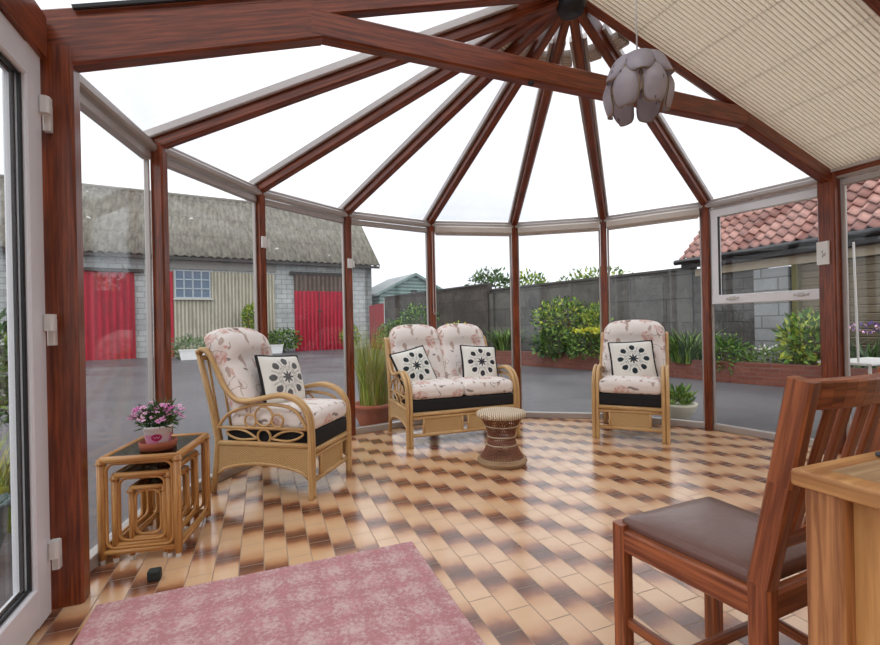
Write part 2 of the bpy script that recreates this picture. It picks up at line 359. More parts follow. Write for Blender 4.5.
fl = struct(mb.build('floor', floor_mat(), weld=True))
def ground_mat():
    g = G('wet_asphalt', .6); a = g.noise(g.ob(), .35, 5); b = g.noise(g.ob(), 60, 3)
    c = g.mix(g.step(a, .3, .7), lin(82, 81, 86), lin(108, 104, 107)); c = g.mix(g.math('MULTIPLY', b, .5), c, lin(70, 70, 74)); g.col(c).bump(b, .3, .01)
    g.l(g.step(a, .3, .7, .35, .7), g.b.inputs['Roughness']); return g.m
mb = MB(); mb.box((0, 18, -.2), (110, 90, .2)); struct(mb.build('ground', ground_mat()))

# ------------------------------------------------------------------ setting: posts, eaves, windows, roof
Z = V((0, 0, 1)); tn = [0]
def trim(mb, mats): tn[0] += 1; return struct(mb.build('trim_%d' % tn[0], mats))
def slope(r): return E+(APEX-E)*(1-r/R0)        # underside of a rafter at radius r
for i in range(9):
    rad = (P[i]-C0).normalized(); mb = MB(); big = i in (0, 8)
    w_, d_ = ((.118, .08) if i == 0 else (.125, .12)) if big else (.062, .075)
    mb.bar(P[i], P[i]+Z*(E+.03), w_, d_, tuple(-N) if big else tuple(rad), 0, .008)
    trim(mb, TIMBER)
    mb = MB(); u = rad; ap = C0+V((0, 0, APEX))
    lift = .06 if big else 0
    nrm = (ap-(P[i]+Z*E)).cross(u.cross(Z)).normalized()
    if nrm.z < 0: nrm = -nrm
    s0, s1 = P[i]+u*.05+Z*slope(R0+.05), C0+u*.03+Z*slope(.03)
    mb.bar(s0+nrm*(.055+lift), s1+nrm*(.055+lift*.5), .058, .11, tuple(nrm), 0, .008)
    if big:
        tq = P[i]-u*1.0; q0_, q1_ = P[i]+u*.05+Z*2.06, C0+u*(R0-1.0)+Z*2.40; dd = (q1_-q0_).normalized(); n2 = dd.cross(u.cross(Z)).normalized(); n2 = n2 if n2.z > 0 else -n2; mb.bar(q0_+n2*.09, q1_+n2*.09, .075, .18, tuple(n2), 0, .008)
    t_ = trim(mb, TIMBER)
    rr = MB(); side = u.cross(Z)
    for sgn in (-1, 1):
        if (i == 0 and sgn == -1) or (i == 8 and sgn == 1): continue
        rr.bar(s0+side*sgn*.043+nrm*.085, C0+u*.30+Z*slope(.30)+side*sgn*.043+nrm*.085, .024, .05, tuple(nrm))
    rr.build('blind_guide', ALU, t_)
# collar tie between the two big rafters
mb = MB(); mb.bar(H(-R0+.95, 0, 2.465), H(R0-.95, 0, 2.465), .07, .13, (0, 0, 1), 0, .01); tie = trim(mb, TIMBER)
b_ = MB(); b_.lathe([(.014, 0), (.018, .006), (.018, .014)], 12, tuple(H(-.30, .02, 2.384))); b_.build('bolt', GASKET, tie)
mb = MB(); mb.lathe([(.02, -.05), (.07, -.04), (.085, 0), (.085, .06)], 20, tuple(C0+V((0, 0, APEX-.02)))); trim(mb, GASKET)

wn = [0]
def frame_window(A, B, out, z0, z1, fmat=ALU, fw=.03, inset=.045, eave=True):
    """fixed pane between two posts: frame mesh with a glass child"""
    wn[0] += 1; t = (B-A).normalized(); a, b = A+t*inset+out*.02, B-t*inset+out*.02; mb = MB()
    for q in (a, b): mb.bar(q+Z*z0, q+Z*z1, fw, .028, tuple(out), 0, .004)
    mb.bar(a+Z*(z0+.03), b+Z*(z0+.03), .055, .06, (0, 0, 1), 0, .004)
    mb.bar(a+Z*(z1-.03), b+Z*(z1-.03), .05, .045, (0, 0, 1), 0, .004)
    if eave: mb.bar(A+out*.0+Z*(z1+.025), B+out*.0+Z*(z1+.025), .07, .045, (0, 0, 1), 0, .01); mb.bar(A+out*.03+Z*(z1+.062), B+out*.03+Z*(z1+.062), .08, .03, (0, 0, 1), 0, .01)
    o = struct(mb.build('window_%d' % wn[0], fmat)); g_ = MB(); c = (a+b)/2
    g_.bar(a+Z*((z0+z1)/2)+out*.012, b+Z*((z0+z1)/2)+out*.012, .008, z1-z0-.06, (0, 0, 1), 0, .0005); g_.build('glass', GLASS, o); return o, a, b
for i in range(8):
    mid = (P[i]+P[i+1])/2; out = (mid-C0).normalized()
    A, B = P[i], P[i+1]
    if i == 0: A = P[0]-N*.05+out*.035; B = B+out*.03
    o, a, b = frame_window(A, B, out, .0, E-.02, ALU, .016, .042)
    if i == 7:      # white top-hung opener in the upper part
        t = (b-a).normalized(); f = MB(); zt, zb = E-.05, 1.195; L = (b-a).length-.07
        a2, b2 = a+t*.012, b+t*.04
        for q in (a2+t*.03, b2-t*.03): f.bar(q+Z*zb, q+Z*zt, .065, .06, tuple(out))
        f.bar(a2+Z*(zb+.04), b2+Z*(zb+.04), .062, .085, (0, 0, 1)); f.bar(a2+Z*(zt-.035), b2+Z*(zt-.035), .062, .07, (0, 0, 1)); sash = f.build('opening_sash', UPVC, o)
        q = MB()
        q.bar(a2+t*.062+Z*(zb+.085)-out*.012, a2+t*.062+Z*(zt-.07)-out*.012, .008, .03, tuple(out)); q.build('gasket', GASKET, sash)
        for k, fr in enumerate((.2, .78)):
            h = MB(); p = a2.lerp(b2, fr)+Z*(zb+.045)-out*.036; h.bar(p-t*.05, p+t*.05, .014, .018, (0, 0, 1)); h.bar(p-t*.018, p+t*.018, .018, .032, (0, 0, 1)); h.build('window_handle', ALU, sash)
# straight walls of the rectangular part, towards the house
def side_window(sg, b0, b1): return frame_window(H(sg*R0, b0), H(sg*R0, b1), U*sg, .0, E-.02, ALU, .024, .03)
for sg in (-1, 1):
    mb = MB(); xo, zo, ho = (R0, E+.075, .15) if sg > 0 else (R0+.07, E+.035, .17); mb.bar(H(sg*xo, .06, zo), H(sg*xo, BACK, zo), .09, ho, (0, 0, 1)); trim(mb, TIMBER)
    for b in ((1.15, 2.25, BACK-.03) if sg > 0 else (1.06, 2.25, BACK-.03)):
        mb = MB(); mb.bar(H(sg*R0, b), H(sg*R0, b, E), .075, .075, tuple(U)); trim(mb, TIMBER)
side_window(1, .05, 1.15); side_window(1, 1.15, 2.25); side_window(1, 2.25, BACK-.03); side_window(-1, 1.06, 2.25); side_window(-1, 2.25, BACK-.03)
# white glazed door beside the big left post
dn = H(-R0-.078, 0); a, b = dn+N*.066, dn+N*1.0; mb = MB(); dw = .115
mb.bar(a+N*.058+Z*.012, a+N*.058+Z*2.08, dw, .07, tuple(U)); mb.bar(b-N*.058+Z*.012, b-N*.058+Z*2.08, dw, .07, tuple(U))
mb.bar(a+N*.01+Z*.082, b-N*.01+Z*.082, .069, .14, (0, 0, 1)); mb.bar(a+N*.01+Z*2.022, b-N*.01+Z*2.022, .069, .118, (0, 0, 1))
door = struct(mb.build('door_1', UPVC))
g_ = MB(); g_.bar(a+N*.1+Z*1.06, b-N*.1+Z*1.06, .02, 1.86, (0, 0, 1), 0, .001); g_.build('glass', GLASS, door)
g_ = MB()
for k in (0, 1):
    for q in (a+N*(.119+.0), b-N*.119): g_.bar(q+Z*.152+U*(.02*k-.006), q+Z*1.963+U*(.02*k-.006), .012, .012, tuple(U))
    for zz in (.158, 1.958): g_.bar(a+N*.119+Z*zz+U*(.02*k-.006), b-N*.119+Z*zz+U*(.02*k-.006), .012, .012, (0, 0, 1))
g_.build('gasket', GASKET, door)
for zz in (1.87, 1.06, .215):
    h = MB(); p = a+N*.012+U*.05
    h.bar(p+Z*(zz+.0), p+Z*(zz+.062), .042, .034, tuple(U), 0, .012); h.bar(p-N*.032+Z*(zz-.055)-U*.004, p-N*.032+Z*(zz+.045)-U*.004, .03, .024, tuple(U), 0, .004); h.build('hinge', WHITEPL, door)

# roof panes
def pane(pts, th=.012):
    wn[0] += 1; n = len(pts); pts = [V(p) for p in pts]; nr = (pts[1]-pts[0]).cross(pts[2]-pts[0]).normalized()
    if nr.z < 0: pts = pts[::-1]; nr = -nr
    mb = MB(); mb.add(pts+[p+nr*th for p in pts], [tuple(reversed(range(n))), tuple(range(n, 2*n))]+[(i, (i+1) % n, n+(i+1) % n, n+i) for i in range(n)])
    return struct(mb.build('window_%d' % wn[0], ROOFGLASS))
G0 = .125
for i in range(8):
    u, v = (P[i]-C0).normalized(), (P[i+1]-C0).normalized(); q = lambda d, r: C0+d*r+Z*(slope(r)+G0)
    pane([q(u, R0+.1), q(v, R0+.1), q(v, .06), q(u, .06)])
BS = [0, .9, 1.8, 2.7, BACK]
mb = MB(); mb.bar(H(0, .05, APEX+.04), H(0, BACK, APEX+.04), .08, .12, (0, 0, 1)); trim(mb, TIMBER)
for sg in (-1, 1):
    for k in range(4):
        if sg < 0 or k: pass
        pane([H(sg*(R0+.1), BS[k]+.0, slope(R0+.1)+G0+.06), H(sg*(R0+.1), BS[k+1], slope(R0+.1)+G0+.06), H(sg*.04, BS[k+1], slope(.04)+G0+.06), H(sg*.04, BS[k], slope(.04)+G0+.06)])
        mb = MB(); nn = V((0, 0, 1)); bb = BS[k+1]-(.04 if k == 3 else 0)
        mb.bar(H(sg*(R0-.02), bb, slope(R0-.02)+.09), H(sg*.04, bb, slope(.04)+.09), .06, .11, (0, 0, 1)); rf = trim(mb, TIMBER)
        if k == 0 and sg < 0:
            r_ = MB(); r_.bar(H(-R0+.05, .04, slope(R0-.05)+.165), H(-.1, .04, slope(.1)+.165), .015, .02, (0, 0, 1)); r_.build('glazing_bar', GASKET, rf)
# house wall behind the camera
mb = MB(); mb.bar(H(-2.52, BACK+.08, 1.45), H(2.52, BACK+.08, 1.45), .15, 3.1, (0, 0, 1)); struct(mb.build('wall_back', plain('cream_render', (226, 216, 196), .9, .05, 5)))

# ------------------------------------------------------------------ blinds
def blind_mat():
    g = G('pleated_blind_fabric', .9); y = g.math('FRACT', g.xyz(g.uv())[1]); crease_shade = g.step(g.math('ABSOLUTE', g.math('SUBTRACT', y, .5)), .3, .46)  # pleat shading painted into the fabric as darker bands along the crease seams
    g.col(g.mix(crease_shade, g.mix(g.noise(g.ob(), 30), lin(240, 232, 218), lin(246, 240, 228)), lin(196, 184, 166))); return translucent(g, .75)
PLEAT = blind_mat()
BL = ['beige pleated roof blind drawn across the slope beside the light fitting', 'beige pleated roof blind one bay closer to the house', 'beige pleated roof blind two bays closer to the house', 'beige pleated roof blind in the bay against the house wall']
def roof_blind(b0, b1, label):
    r = thing('pleated_blind', label, 'blind', H(0, b0), HOUSE_ROT, 'pleated roof blinds')
    L = b1-b0; nc = int(L/.0235); SEG = 6; m = MB(); AA = (.07, 1.2, 2.38); rows = []
    for k in range(nc*SEG+1):
        y = -L*k/(nc*SEG); ph = (k % SEG)/SEG; rows.append((y, -.012*sin(pi*ph)**.6 if k % SEG else 0))
    vs = [V((a, y, slope(a)+.05+dz)) for y, dz in rows for a in AA]
    fs = [(k*3+j, (k+1)*3+j, (k+1)*3+j+1, k*3+j+1) for k in range(nc*SEG) for j in range(2)]
    m.add(vs, fs, 0, False, [[(a_, k_/SEG) for a_, k_ in ((AA[j], k), (AA[j], k+1), (AA[j+1], k+1), (AA[j+1], k))] for k in range(nc*SEG) for j in range(2)])
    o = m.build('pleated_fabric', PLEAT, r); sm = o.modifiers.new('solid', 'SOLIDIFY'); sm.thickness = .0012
    for a in (.45, .82, 1.2, 1.58, 2.0):
        cd = MB(); cd.tube([(a, -L*k/40, slope(a)+.0405) for k in range(41)], .003, 5); cd.build('cord', WHITEPL, r)
    m = MB(); m.bar((2.385, .0, slope(2.385)+.04), (2.385, -L, slope(2.385)+.04), .02, .045, (0, 0, 1)); m.build('bottom_rail', ALUW, r)
    return r
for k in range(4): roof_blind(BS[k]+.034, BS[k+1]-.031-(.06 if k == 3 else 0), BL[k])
# folded-up roof blinds near the apex
for i in range(2, 8):
    u, v = (P[i]-C0).normalized(), (P[i+1]-C0).normalized(); m = MB()
    r0, r1 = .42, .50; off = .06; t = (v-u).normalized()
    q = lambda d, r, h, s: C0+d*r+Z*(slope(r)+h)+t*s
    for k in range(5):
        ra = r0+.02*k; m.bar(q(u, ra, .075, off), q(v, ra, .075, -off), .017, .045, (0, 0, 1))
    tag(m.build('folded_blind', CREAMPL), ['', '', 'folded cream roof blind between the third and fourth rafters from the white door', 'folded cream roof blind between the fourth and fifth rafters from the white door', 'folded cream roof blind in the middle roof bay above the tie beam', 'folded cream roof blind in the bay just right of the centre rafter', 'folded cream roof blind in the roof bay behind the hanging lamp cord', 'folded cream roof blind in the roof bay next to the drawn pleated blind'][i], 'blind', 'folded roof blinds by the apex')
# roller blind cassettes under the eaves
LB = {4: 'cream roller blind cassette under the eave above the sofa', 3: 'cream roller blind cassette under the eave above the sofa, with a hanging pull cord', 5: 'cream roller blind cassette under the eave above the left side of the straight-facing armchair', 6: 'cream roller blind cassette under the eave above the camera-facing armchair, beside the opening window'}
LB[5] = 'cream roller blind cassette under the eave above the gap between sofa and armchair'
for i in (4, 5, 6):
    out = ((P[i]+P[i+1])/2-C0).normalized(); t = (P[i+1]-P[i]).normalized(); A, B = P[i]+t*.045-out*.02, P[i+1]-t*.045-out*.02
    r = thing('roller_blind', LB[i if i > 3 else 3], 'blind', (0, 0, 0), 0, 'roller blinds under the eaves'); m = MB()
    m.bar(A+Z*(E-.045), B+Z*(E-.045), .07, .085, (0, 0, 1), 0, .025); m.build('cassette', CREAMPL, r)
    m = MB(); m.bar(A+t*.01+Z*(E-.095), B-t*.01+Z*(E-.095), .02, .02, (0, 0, 1)); m.build('bottom_bar', ALUW, r)
# pull cord on the post by the sofa
p = P[4]-(P[4]-C0).normalized()*.045; t = V((.93, .33, 0)).normalized()
m = MB(); m.tube(smooth_path([p+t*.028+Z*2.06, p+t*.030+Z*1.5, p+t*.030+Z*1.22, p+t*.016+Z*1.17, p+t*.002+Z*1.22, p+t*.002+Z*1.5, p+t*.002+Z*2.06], 5), .003, 5)
tag(m.build('blind_cord', WHITEPL), 'white looped blind pull cord hanging down the post behind the sofa', 'cord')
# small white clips on posts
for i, zz, lab in ((2, 1.735, 'small white plastic clip on the post behind the side-facing armchair'), (3, 1.66, 'small white plastic clip on the post at the right edge of the red barn door'),):
    p = P[i]-(P[i]-C0).normalized()*.046; sd = (P[i]-C0).cross(Z).normalized(); m = MB(); m.bar(p-sd*.005+Z*(zz-.04), p-sd*.005+Z*(zz+.05), .05, .02, tuple(P[i]-C0), 0, .004); m.bar(p+sd*.03+Z*(zz-.03), p+sd*.03+Z*(zz+.03), .02, .03, tuple(P[i]-C0), 0, .004)
    tag(m.build('post_clip', WHITEPL), lab, 'clip', 'small clips on the posts')

# ------------------------------------------------------------------ rattan suite
def side_frame(root, x, sg, W):
    yF, yR = .325, -.33
    path = smooth_path([(a, b, 0) for a, b in ((yF, 0), (yF, .2), (yF, .42), (yF-.02, .53), (yF-.09, .605), (yF-.2, .635), (.0, .615), (-.12, .595), (-.2, .615), (-.27, .69), (-.325, .80), (-.375, .895), (-.43, .925), (-.465, .905))], 5)
    m = MB()
    for dx in (-.0165, .0165): m = MB(); m.tube([(x+dx, c[0], c[1]) for c in path], .0165, 8); m.build('arm_cane', RATTAN, root)
    m = MB(); m.tube([(x, a, b) for a, b in ((-.375, 0), (-.35, .18), (-.335, .34), (-.38, .58), (-.47, .915))], .019, 8); m.build('leg', RATTAN, root)
    m = MB(); arch = smooth_path([(x, -.345, .40), (x, -.26, .505), (x, -.1, .565), (x, .08, .575), (x, .22, .54), (x, .3, .42)], 5); m.tube(arch, .011, 7)
    m.tube([(x, -.345, .425), (x, .315, .425)], .010, 7)
    for cy, cz, r in ((.0, .50, .062), (.0, .372, .045), (-.095, .47, .04), (.095, .475, .04)):
        m.tube([(x, cy+r*cos(k*pi/10), cz+r*sin(k*pi/10)) for k in range(20)], .0075, 6, True)
    for s2 in (-1, 1):
        m.tube(smooth_path([(x, s2*.05, .36), (x, s2*.16, .35), (x, s2*.24, .37), (x, s2*.27, .40), (x, s2*.2, .415), (x, s2*.12, .40), (x, s2*.05, .36)], 4), .0075, 6)
    m.build('arm_scrollwork', RATTAN, root)
    m = MB()
    for zz in (.325,): m.tube([(x, -.34, zz), (x, .31, zz)], .017, 8)
    m.build('side_rail', RATTAN, root)
    # woven side panel with arched lower edge
    arc = [(-.335+.64*k/16, .125+.075*(1-((k-8)/8)**2)**.6) for k in range(17)]
    m = MB(); poly = [(a, b) for a, b in arc]+[(.305, .31), (-.335, .31)]
    m.prism(poly, (x-.006, 0, 0), (0, 1, 0), (0, 0, 1), (.012, 0, 0)); pn = m.build('side_panel', WICKER, root)
    m = MB(); m.tube([(x, a, b) for a, b in arc], .0125, 7); m.build('panel_edging', RATTAN, pn)
def back_cushion(root, x, wd):
    def fn(q, p):
        v = (q[2]+1)/2; hw = wd/2; s = abs(p.x)/hw
        z = p.z-.06*max(0, v-.3)/.7*s**3.2
        y = p.y
        front = 1 if q[1] > 0 else 0
        bul = .030*sin(pi*min(1, max(0, (v-.66)/.34)))-.022*math.exp(-((v-.64)/.045)**2)+.018*sin(pi*min(1, max(0, v/.62)))
        y += front*bul*(1-s**4)
        xx = p.x*(1-.03*v**4)
        return V((xx, y-.235*v, z))
    m = MB(); m.rbox((0, 0, 0), (wd, .15, .58), .06, 10, fn); o = m.build('back_cushion', FLORAL, root, True); o.location = (x, -.165, .775); return o
def rattan_seat(name, label, cat, W, n, loc, face, group):
    r = thing(name, label, cat, loc, atan2(face[1], face[0])-pi/2, group); hw = W/2
    side_frame(r, -hw, -1, W); side_frame(r, hw, 1, W)
    for zz, q in ((.285, .019), (.252, .013), (.105, .016)): m = MB(); m.tube([(-hw, .32, zz), (hw, .32, zz)], q, 8); m.build('front_rail', RATTAN, r)
    m = MB(); k = n
    span = W-.2
    for j in range(k):
        c = -hw+.1+span*(j+.5)/k; hwid = span/k/2-(.03 if k > 1 else .02); pm = MB(); pm.box((c, .317, .178), (2*hwid, .012, .135)); pn = pm.build('front_panel', WICKER, r)
        for s2 in (-1, 1): f = MB(); f.tube([(c+s2*hwid, .32, .105), (c+s2*hwid, .32, .255)], .012, 7); f.build('panel_edging', RATTAN, pn)
    m = MB(); m.tube([(-hw, -.335, .3), (hw, -.335, .3)], .017, 8); m.tube([(-hw, -.45, .87), (hw, -.45, .87)], .017, 8); m.tube([(-hw, -.36, .13), (hw, -.36, .13)], .013, 8)
    for j in range(5*n): x = -hw+W*(j+.5)/(5*n); m.tube([(x, -.345, .3), (x, -.445, .87)], .009, 6)
    m.build('back_frame', RATTAN, r)
    m = MB(); m.rbox((0, .02, .355), (W-.045, .62, .105), .02, 4); m.build('seat_base', BLACKF, r, True)
    sw = (W-.045)/n
    for j in range(n):
        def fn(q, p, sw=sw): return V((p.x, p.y, p.z+(.022*(1-q[0]**4)*(1-q[1]**4) if q[2] > 0 else 0)))
        c = -hw+.0225+sw*(j+.5); m = MB(); m.rbox((c, .035, .468), (sw-.002, .61, .12), .045, 10, fn); m.build('seat_cushion', FLORAL, r, True); back_cushion(r, c, sw*(1.05 if n > 1 else 1.10))
    return r
def xf(root, p):
    a = root.rotation_euler.z; return V((root.location.x+p[0]*cos(a)-p[1]*sin(a), root.location.y+p[0]*sin(a)+p[1]*cos(a), root.location.z+p[2]))
def centre(fl, fr, face, d=.325):
    m = (V(fl)+V(fr))/2; f = V(face).normalized(); return (m.x-f.x*d, m.y-f.y*d, 0)
fL = V((.975, -.22)).normalized(); armL = rattan_seat('rattan_armchair', 'rattan armchair facing sideways, beside the rattan nest of tables', 'armchair', .54, 1, centre((-.80, 2.80), (-.69, 3.32), fL), fL, 'floral rattan armchairs')
fS = V((.345, -.94)); sofa = rattan_seat('rattan_sofa', 'two-seat rattan sofa with pale floral cushions and twin rounded backs', 'sofa', 1.04, 2, centre((-.29, 3.92), (.71, 4.22), fS), fS, None)
fR = V((-.45, -.893)); armR = rattan_seat('rattan_armchair', 'rattan armchair facing the camera, standing alone in front of the glass', 'armchair', .57, 1, centre((1.395, 4.12), (1.905, 3.89), fR), fR, 'floral rattan armchairs')
def throw_cushion(root, p, yaw, tilt, roll, mat, label, S=.36):
    m = MB(); T = .06
    def surf(sg):
        def fn(u, v):
            x, z = (u*2-1), (v*2-1); k = (1-abs(x)**3)*(1-abs(z)**3); e = 1-.05*(1-abs(x)**2)*abs(z)**8; e2 = 1-.05*(1-abs(z)**2)*abs(x)**8
            return V((x*S/2*e2, sg*(.008+T*k**.6), z*S/2*e))
        return fn
    m.grid(surf(1), 18, 18, 0); m.grid(surf(-1), 18, 18, 1)
    pts = [(-1, -1), (1, -1), (1, 1), (-1, 1)]; loop = []
    for i in range(4):
        a, b = pts[i], pts[(i+1) % 4]
        for k in range(8): f = k/8; x, z = a[0]+(b[0]-a[0])*f, a[1]+(b[1]-a[1])*f; e = 1-.05*(1-abs(x)**2)*abs(z)**8; e2 = 1-.05*(1-abs(z)**2)*abs(x)**8; loop.append((x*S/2*e2, 0, z*S/2*e))
    o = m.build('throw_cushion', [mat, BLACKF]); q = MB(); q.tube(loop, .0125, 7, True); q.build('piping', BLACKF, o)
    o.rotation_mode = 'QUATERNION'
    rz = Matrix.Rotation(root.rotation_euler.z+yaw, 4, 'Z'); o.rotation_quaternion = (rz @ Matrix.Rotation(tilt, 4, 'X') @ Matrix.Rotation(roll, 4, 'Y')).to_quaternion()
    o.location = xf(root, p); return tag(o, label, 'cushion', 'leaf-print throw cushions')
GREY = motif('leaf_print_grey', (96, 96, 96), (150, 150, 146)); TEAL = motif('leaf_print_teal', (34, 48, 52), (130, 160, 158)); PLUM = motif('leaf_print_plum', (46, 44, 54), (150, 146, 152)); TEAL2 = motif('leaf_print_deep_teal', (26, 44, 50), (134, 152, 156))
throw_cushion(armL, (-.03, -.055, .695), radians(-17), radians(20), radians(-4), GREY, 'grey leaf-print cushion propped in the sideways armchair by the nest of tables', .345)
throw_cushion(sofa, (.375, .01, .66), radians(10), radians(24), radians(12), TEAL, 'white cushion with teal leaf ring leaning on the left arm of the sofa')
throw_cushion(sofa, (-.30, .0, .665), radians(-2), radians(22), radians(-4), PLUM, 'white cushion with dark plum leaf ring at the right end of the sofa')
throw_cushion(armR, (-.01, .0, .675), radians(12), radians(24), radians(3), TEAL2, 'white cushion with leaf ring on the camera-facing armchair', .385)

# ------------------------------------------------------------------ hourglass wicker stool
st = thing('wicker_stool', 'small hourglass wicker stool with a pale woven top in front of the sofa', 'stool', (.447, 3.44, 0))
STRAND = wood('brown_willow_strand', (112, 66, 46), (168, 112, 82), .55); PALE = wood('pale_rush', (176, 156, 126), (218, 202, 172), .6)
prof = lambda z: .098+.075*abs((z-.205)/.17)**1.7
m = MB()
for k in range(44):
    for sg in (-1, 1):
        m.tube([(prof(z)*cos(2*pi*k/44+sg*(z-.03)*3.1), prof(z)*sin(2*pi*k/44+sg*(z-.03)*3.1), z) for z in [.03+.335*i/12 for i in range(13)]], .0036, 4)
m.build('woven_body', STRAND, st)
m = MB()
for k in range(-2, 3): m.tube([((.168+.012*(1-abs(k)/2))*cos(2*pi*i/32), (.168+.012*(1-abs(k)/2))*sin(2*pi*i/32), .03+k*.01) for i in range(32)], .0085, 6, True)
m.build('base_ring', wood('tan_willow', (138, 108, 78), (186, 156, 120), .6), st)
for zz in (.15, .21, .29):
    m = MB(); m.tube([((prof(zz)+.005)*cos(2*pi*i/28), (prof(zz)+.005)*sin(2*pi*i/28), zz) for i in range(28)], .0045, 6, True); m.build('binding_cord', PALE, st)
def rush_mat():
    g = G('woven_rush_top', .7); x, y, _ = g.xyz(g.ob()); a = g.math('SINE', g.math('MULTIPLY', g.math('ADD', x, g.math('MULTIPLY', y, .4)), 420)); b = g.math('SINE', g.math('MULTIPLY', y, 230)); h = g.step(g.math('MULTIPLY', a, b), -.7, .5)
    g.col(g.mix(h, lin(140, 110, 82), lin(222, 206, 178))).bump(h, .5, .004); return g.m
m = MB(); m.lathe([(.165, .352), (.183, .36), (.188, .375), (.182, .39), (.165, .396), (.08, .398), (.001, .398)], 36); m.build('seat', rush_mat(), st)

# ------------------------------------------------------------------ nest of cane tables
TG = glass('smoked_table_glass', (.30, .31, .30), .03, .06)
def hoop(m, w, h, x0, z0, r, fn, cr=.035):
    pts = []
    for cx, cz, a0 in ((w-cr, cr, -90), (w-cr, h-cr, 0), (cr, h-cr, 90), (cr, cr, 180)):
        for k in range(5): a = radians(a0+k*22.5); pts.append(fn(x0+cx+cr*cos(a), z0+cz+cr*sin(a)))
    m.tube(pts, r, 7, True)
def cane_table(label, w, d, h, loc, rot, zf, leg, glide):
    t = thing('cane_table', label, 'side table', loc, rot, 'nest of cane tables'); hw, hd = w/2, d/2
    for sx in (-1, 1):
        for sy in (-1, 1):
            m = MB(); m.tube([(sx*hw, sy*hd, .022), (sx*hw, sy*hd, h-.012)], leg, 9); l_ = m.build('leg', CANE2, t)
            g_ = MB(); g_.lathe([(.011, 0), (.012, .022)], 10, (sx*hw, sy*hd, .0)); g_.build('glide', WHITEPL, l_)
    m = MB()
    for zz, q in ((h-.016, .92), (zf, .75)):
        for s2 in (-1, 1):
            m = MB(); m.tube([(s2*hw, -hd, zz), (s2*hw, hd, zz)], leg*q, 8); m.build('rail', CANE2, t); m = MB(); m.tube([(-hw, s2*hd, zz), (hw, s2*hd, zz)], leg*q, 8); m.build('rail', CANE2, t)
    i = leg+.003; m = MB()
    hoop(m, w-2*i, h-.016-zf-2*i+.006, -hw+i, zf+i-.003, .0075, lambda a, b: (a, -hd, b)); m.build('bent_brace', CANE2, t); m = MB(); hoop(m, w-2*i, h-.016-zf-2*i+.006, -hw+i, zf+i-.003, .0075, lambda a, b: (a, hd, b)); m.build('bent_brace', CANE2, t)
    for sx in (-1, 1): m = MB(); hoop(m, d-2*i, h-.016-zf-2*i+.006, -hd+i, zf+i-.003, .0075, lambda a, b, sx=sx: (sx*hw, a, b)); m.build('bent_brace', CANE2, t)
    for sx in (-1, 1):
        for sy in (-1, 1): m = MB(); m.tube([(sx*hw+.02*cos(k*pi/4)*1.0, sy*hd+.02*sin(k*pi/4), h-.03) for k in range(8)], .0035, 5, True); m.build('cane_binding', CANE2, t)
    m = MB(); m.box((0, 0, h-.012), (w-.02, d-.02, .008)); m.build('glass_top', TG, t)
    return t
ta = radians(10)
tcx, tcy = -1.43, 2.295
def tloc(x, y): return (tcx+x*cos(ta)-y*sin(ta), tcy+x*sin(ta)+y*cos(ta), 0)
cane_table('largest cane table of the nest, holding the pink potted plant', .318, .41, .485, tloc(0, 0), ta, .05, .0175, True)
cane_table('middle cane table tucked under the largest table of the nest', .228, .345, .41, tloc(.006, -.0225), ta, .078, .0145, True)
cane_table('smallest cane table innermost under the nest', .14, .28, .345, tloc(.026, -.045), ta, .1, .0125, True)

# potted pinks
rng = random.Random(4)
fp = thing('potted_plant', 'pink flowering plant in a white and pink pot on the cane table', 'plant', tloc(.03, -.075)[:2]+(.4775,))
m = MB(); m.lathe([(.05, 0), (.078, .004), (.083, .04), (.078, .042), (.072, .012), (.001, .012)], 24); m.build('saucer', TERRA, fp)
def pot_mat():
    g = G('printed_pot', .35); x, y, z = g.xyz(g.ob()); th = g.math('ARCTAN2', y, x)
    lo = g.step(z, .082, .074); c = g.mix(lo, lin(238, 236, 238), lin(232, 164, 200))
    patch = g.step(g.math('ABSOLUTE', g.math('ADD', th, .55)), .5, .42); c = g.mix(g.math('MULTIPLY', patch, lo), c, lin(238, 222, 232))
    dx = g.math('DIVIDE', g.math('ADD', th, 1.15), .42); dz = g.math('DIVIDE', g.math('SUBTRACT', z, .064), .017); d = g.math('ADD', g.math('MULTIPLY', dx, dx), g.math('MULTIPLY', dz, dz)); c = g.mix(g.step(d, 1.05, .95), c, lin(196, 30, 110))
    wr = g.math('ABSOLUTE', g.math('SUBTRACT', g.math('SUBTRACT', z, .064), g.math('MULTIPLY', g.math('SINE', g.math('MULTIPLY', th, 26)), .004))); c = g.mix(g.math('MULTIPLY', g.step(wr, .0025, .0012), g.step(d, .45, .4)), c, lin(245, 220, 235))
    g.col(c); return g.m
m = MB(); m.lathe([(.047, .014), (.063, .105), (.066, .106), (.066, .116), (.062, .117), (.06, .1), (.001, .098)], 28); m.build('pot', pot_mat(), fp)
m = MB(); leaves(m, (0, 0, .15), (.085, .085, .06), 420, .05, .008, rng, .6, (0, 1), .3, .105); blades(m, (0, 0, .1), .045, 50, .12, .006, .9, rng, (0, 1)); m.build('foliage', GREENS[:2], fp)
m = MB()
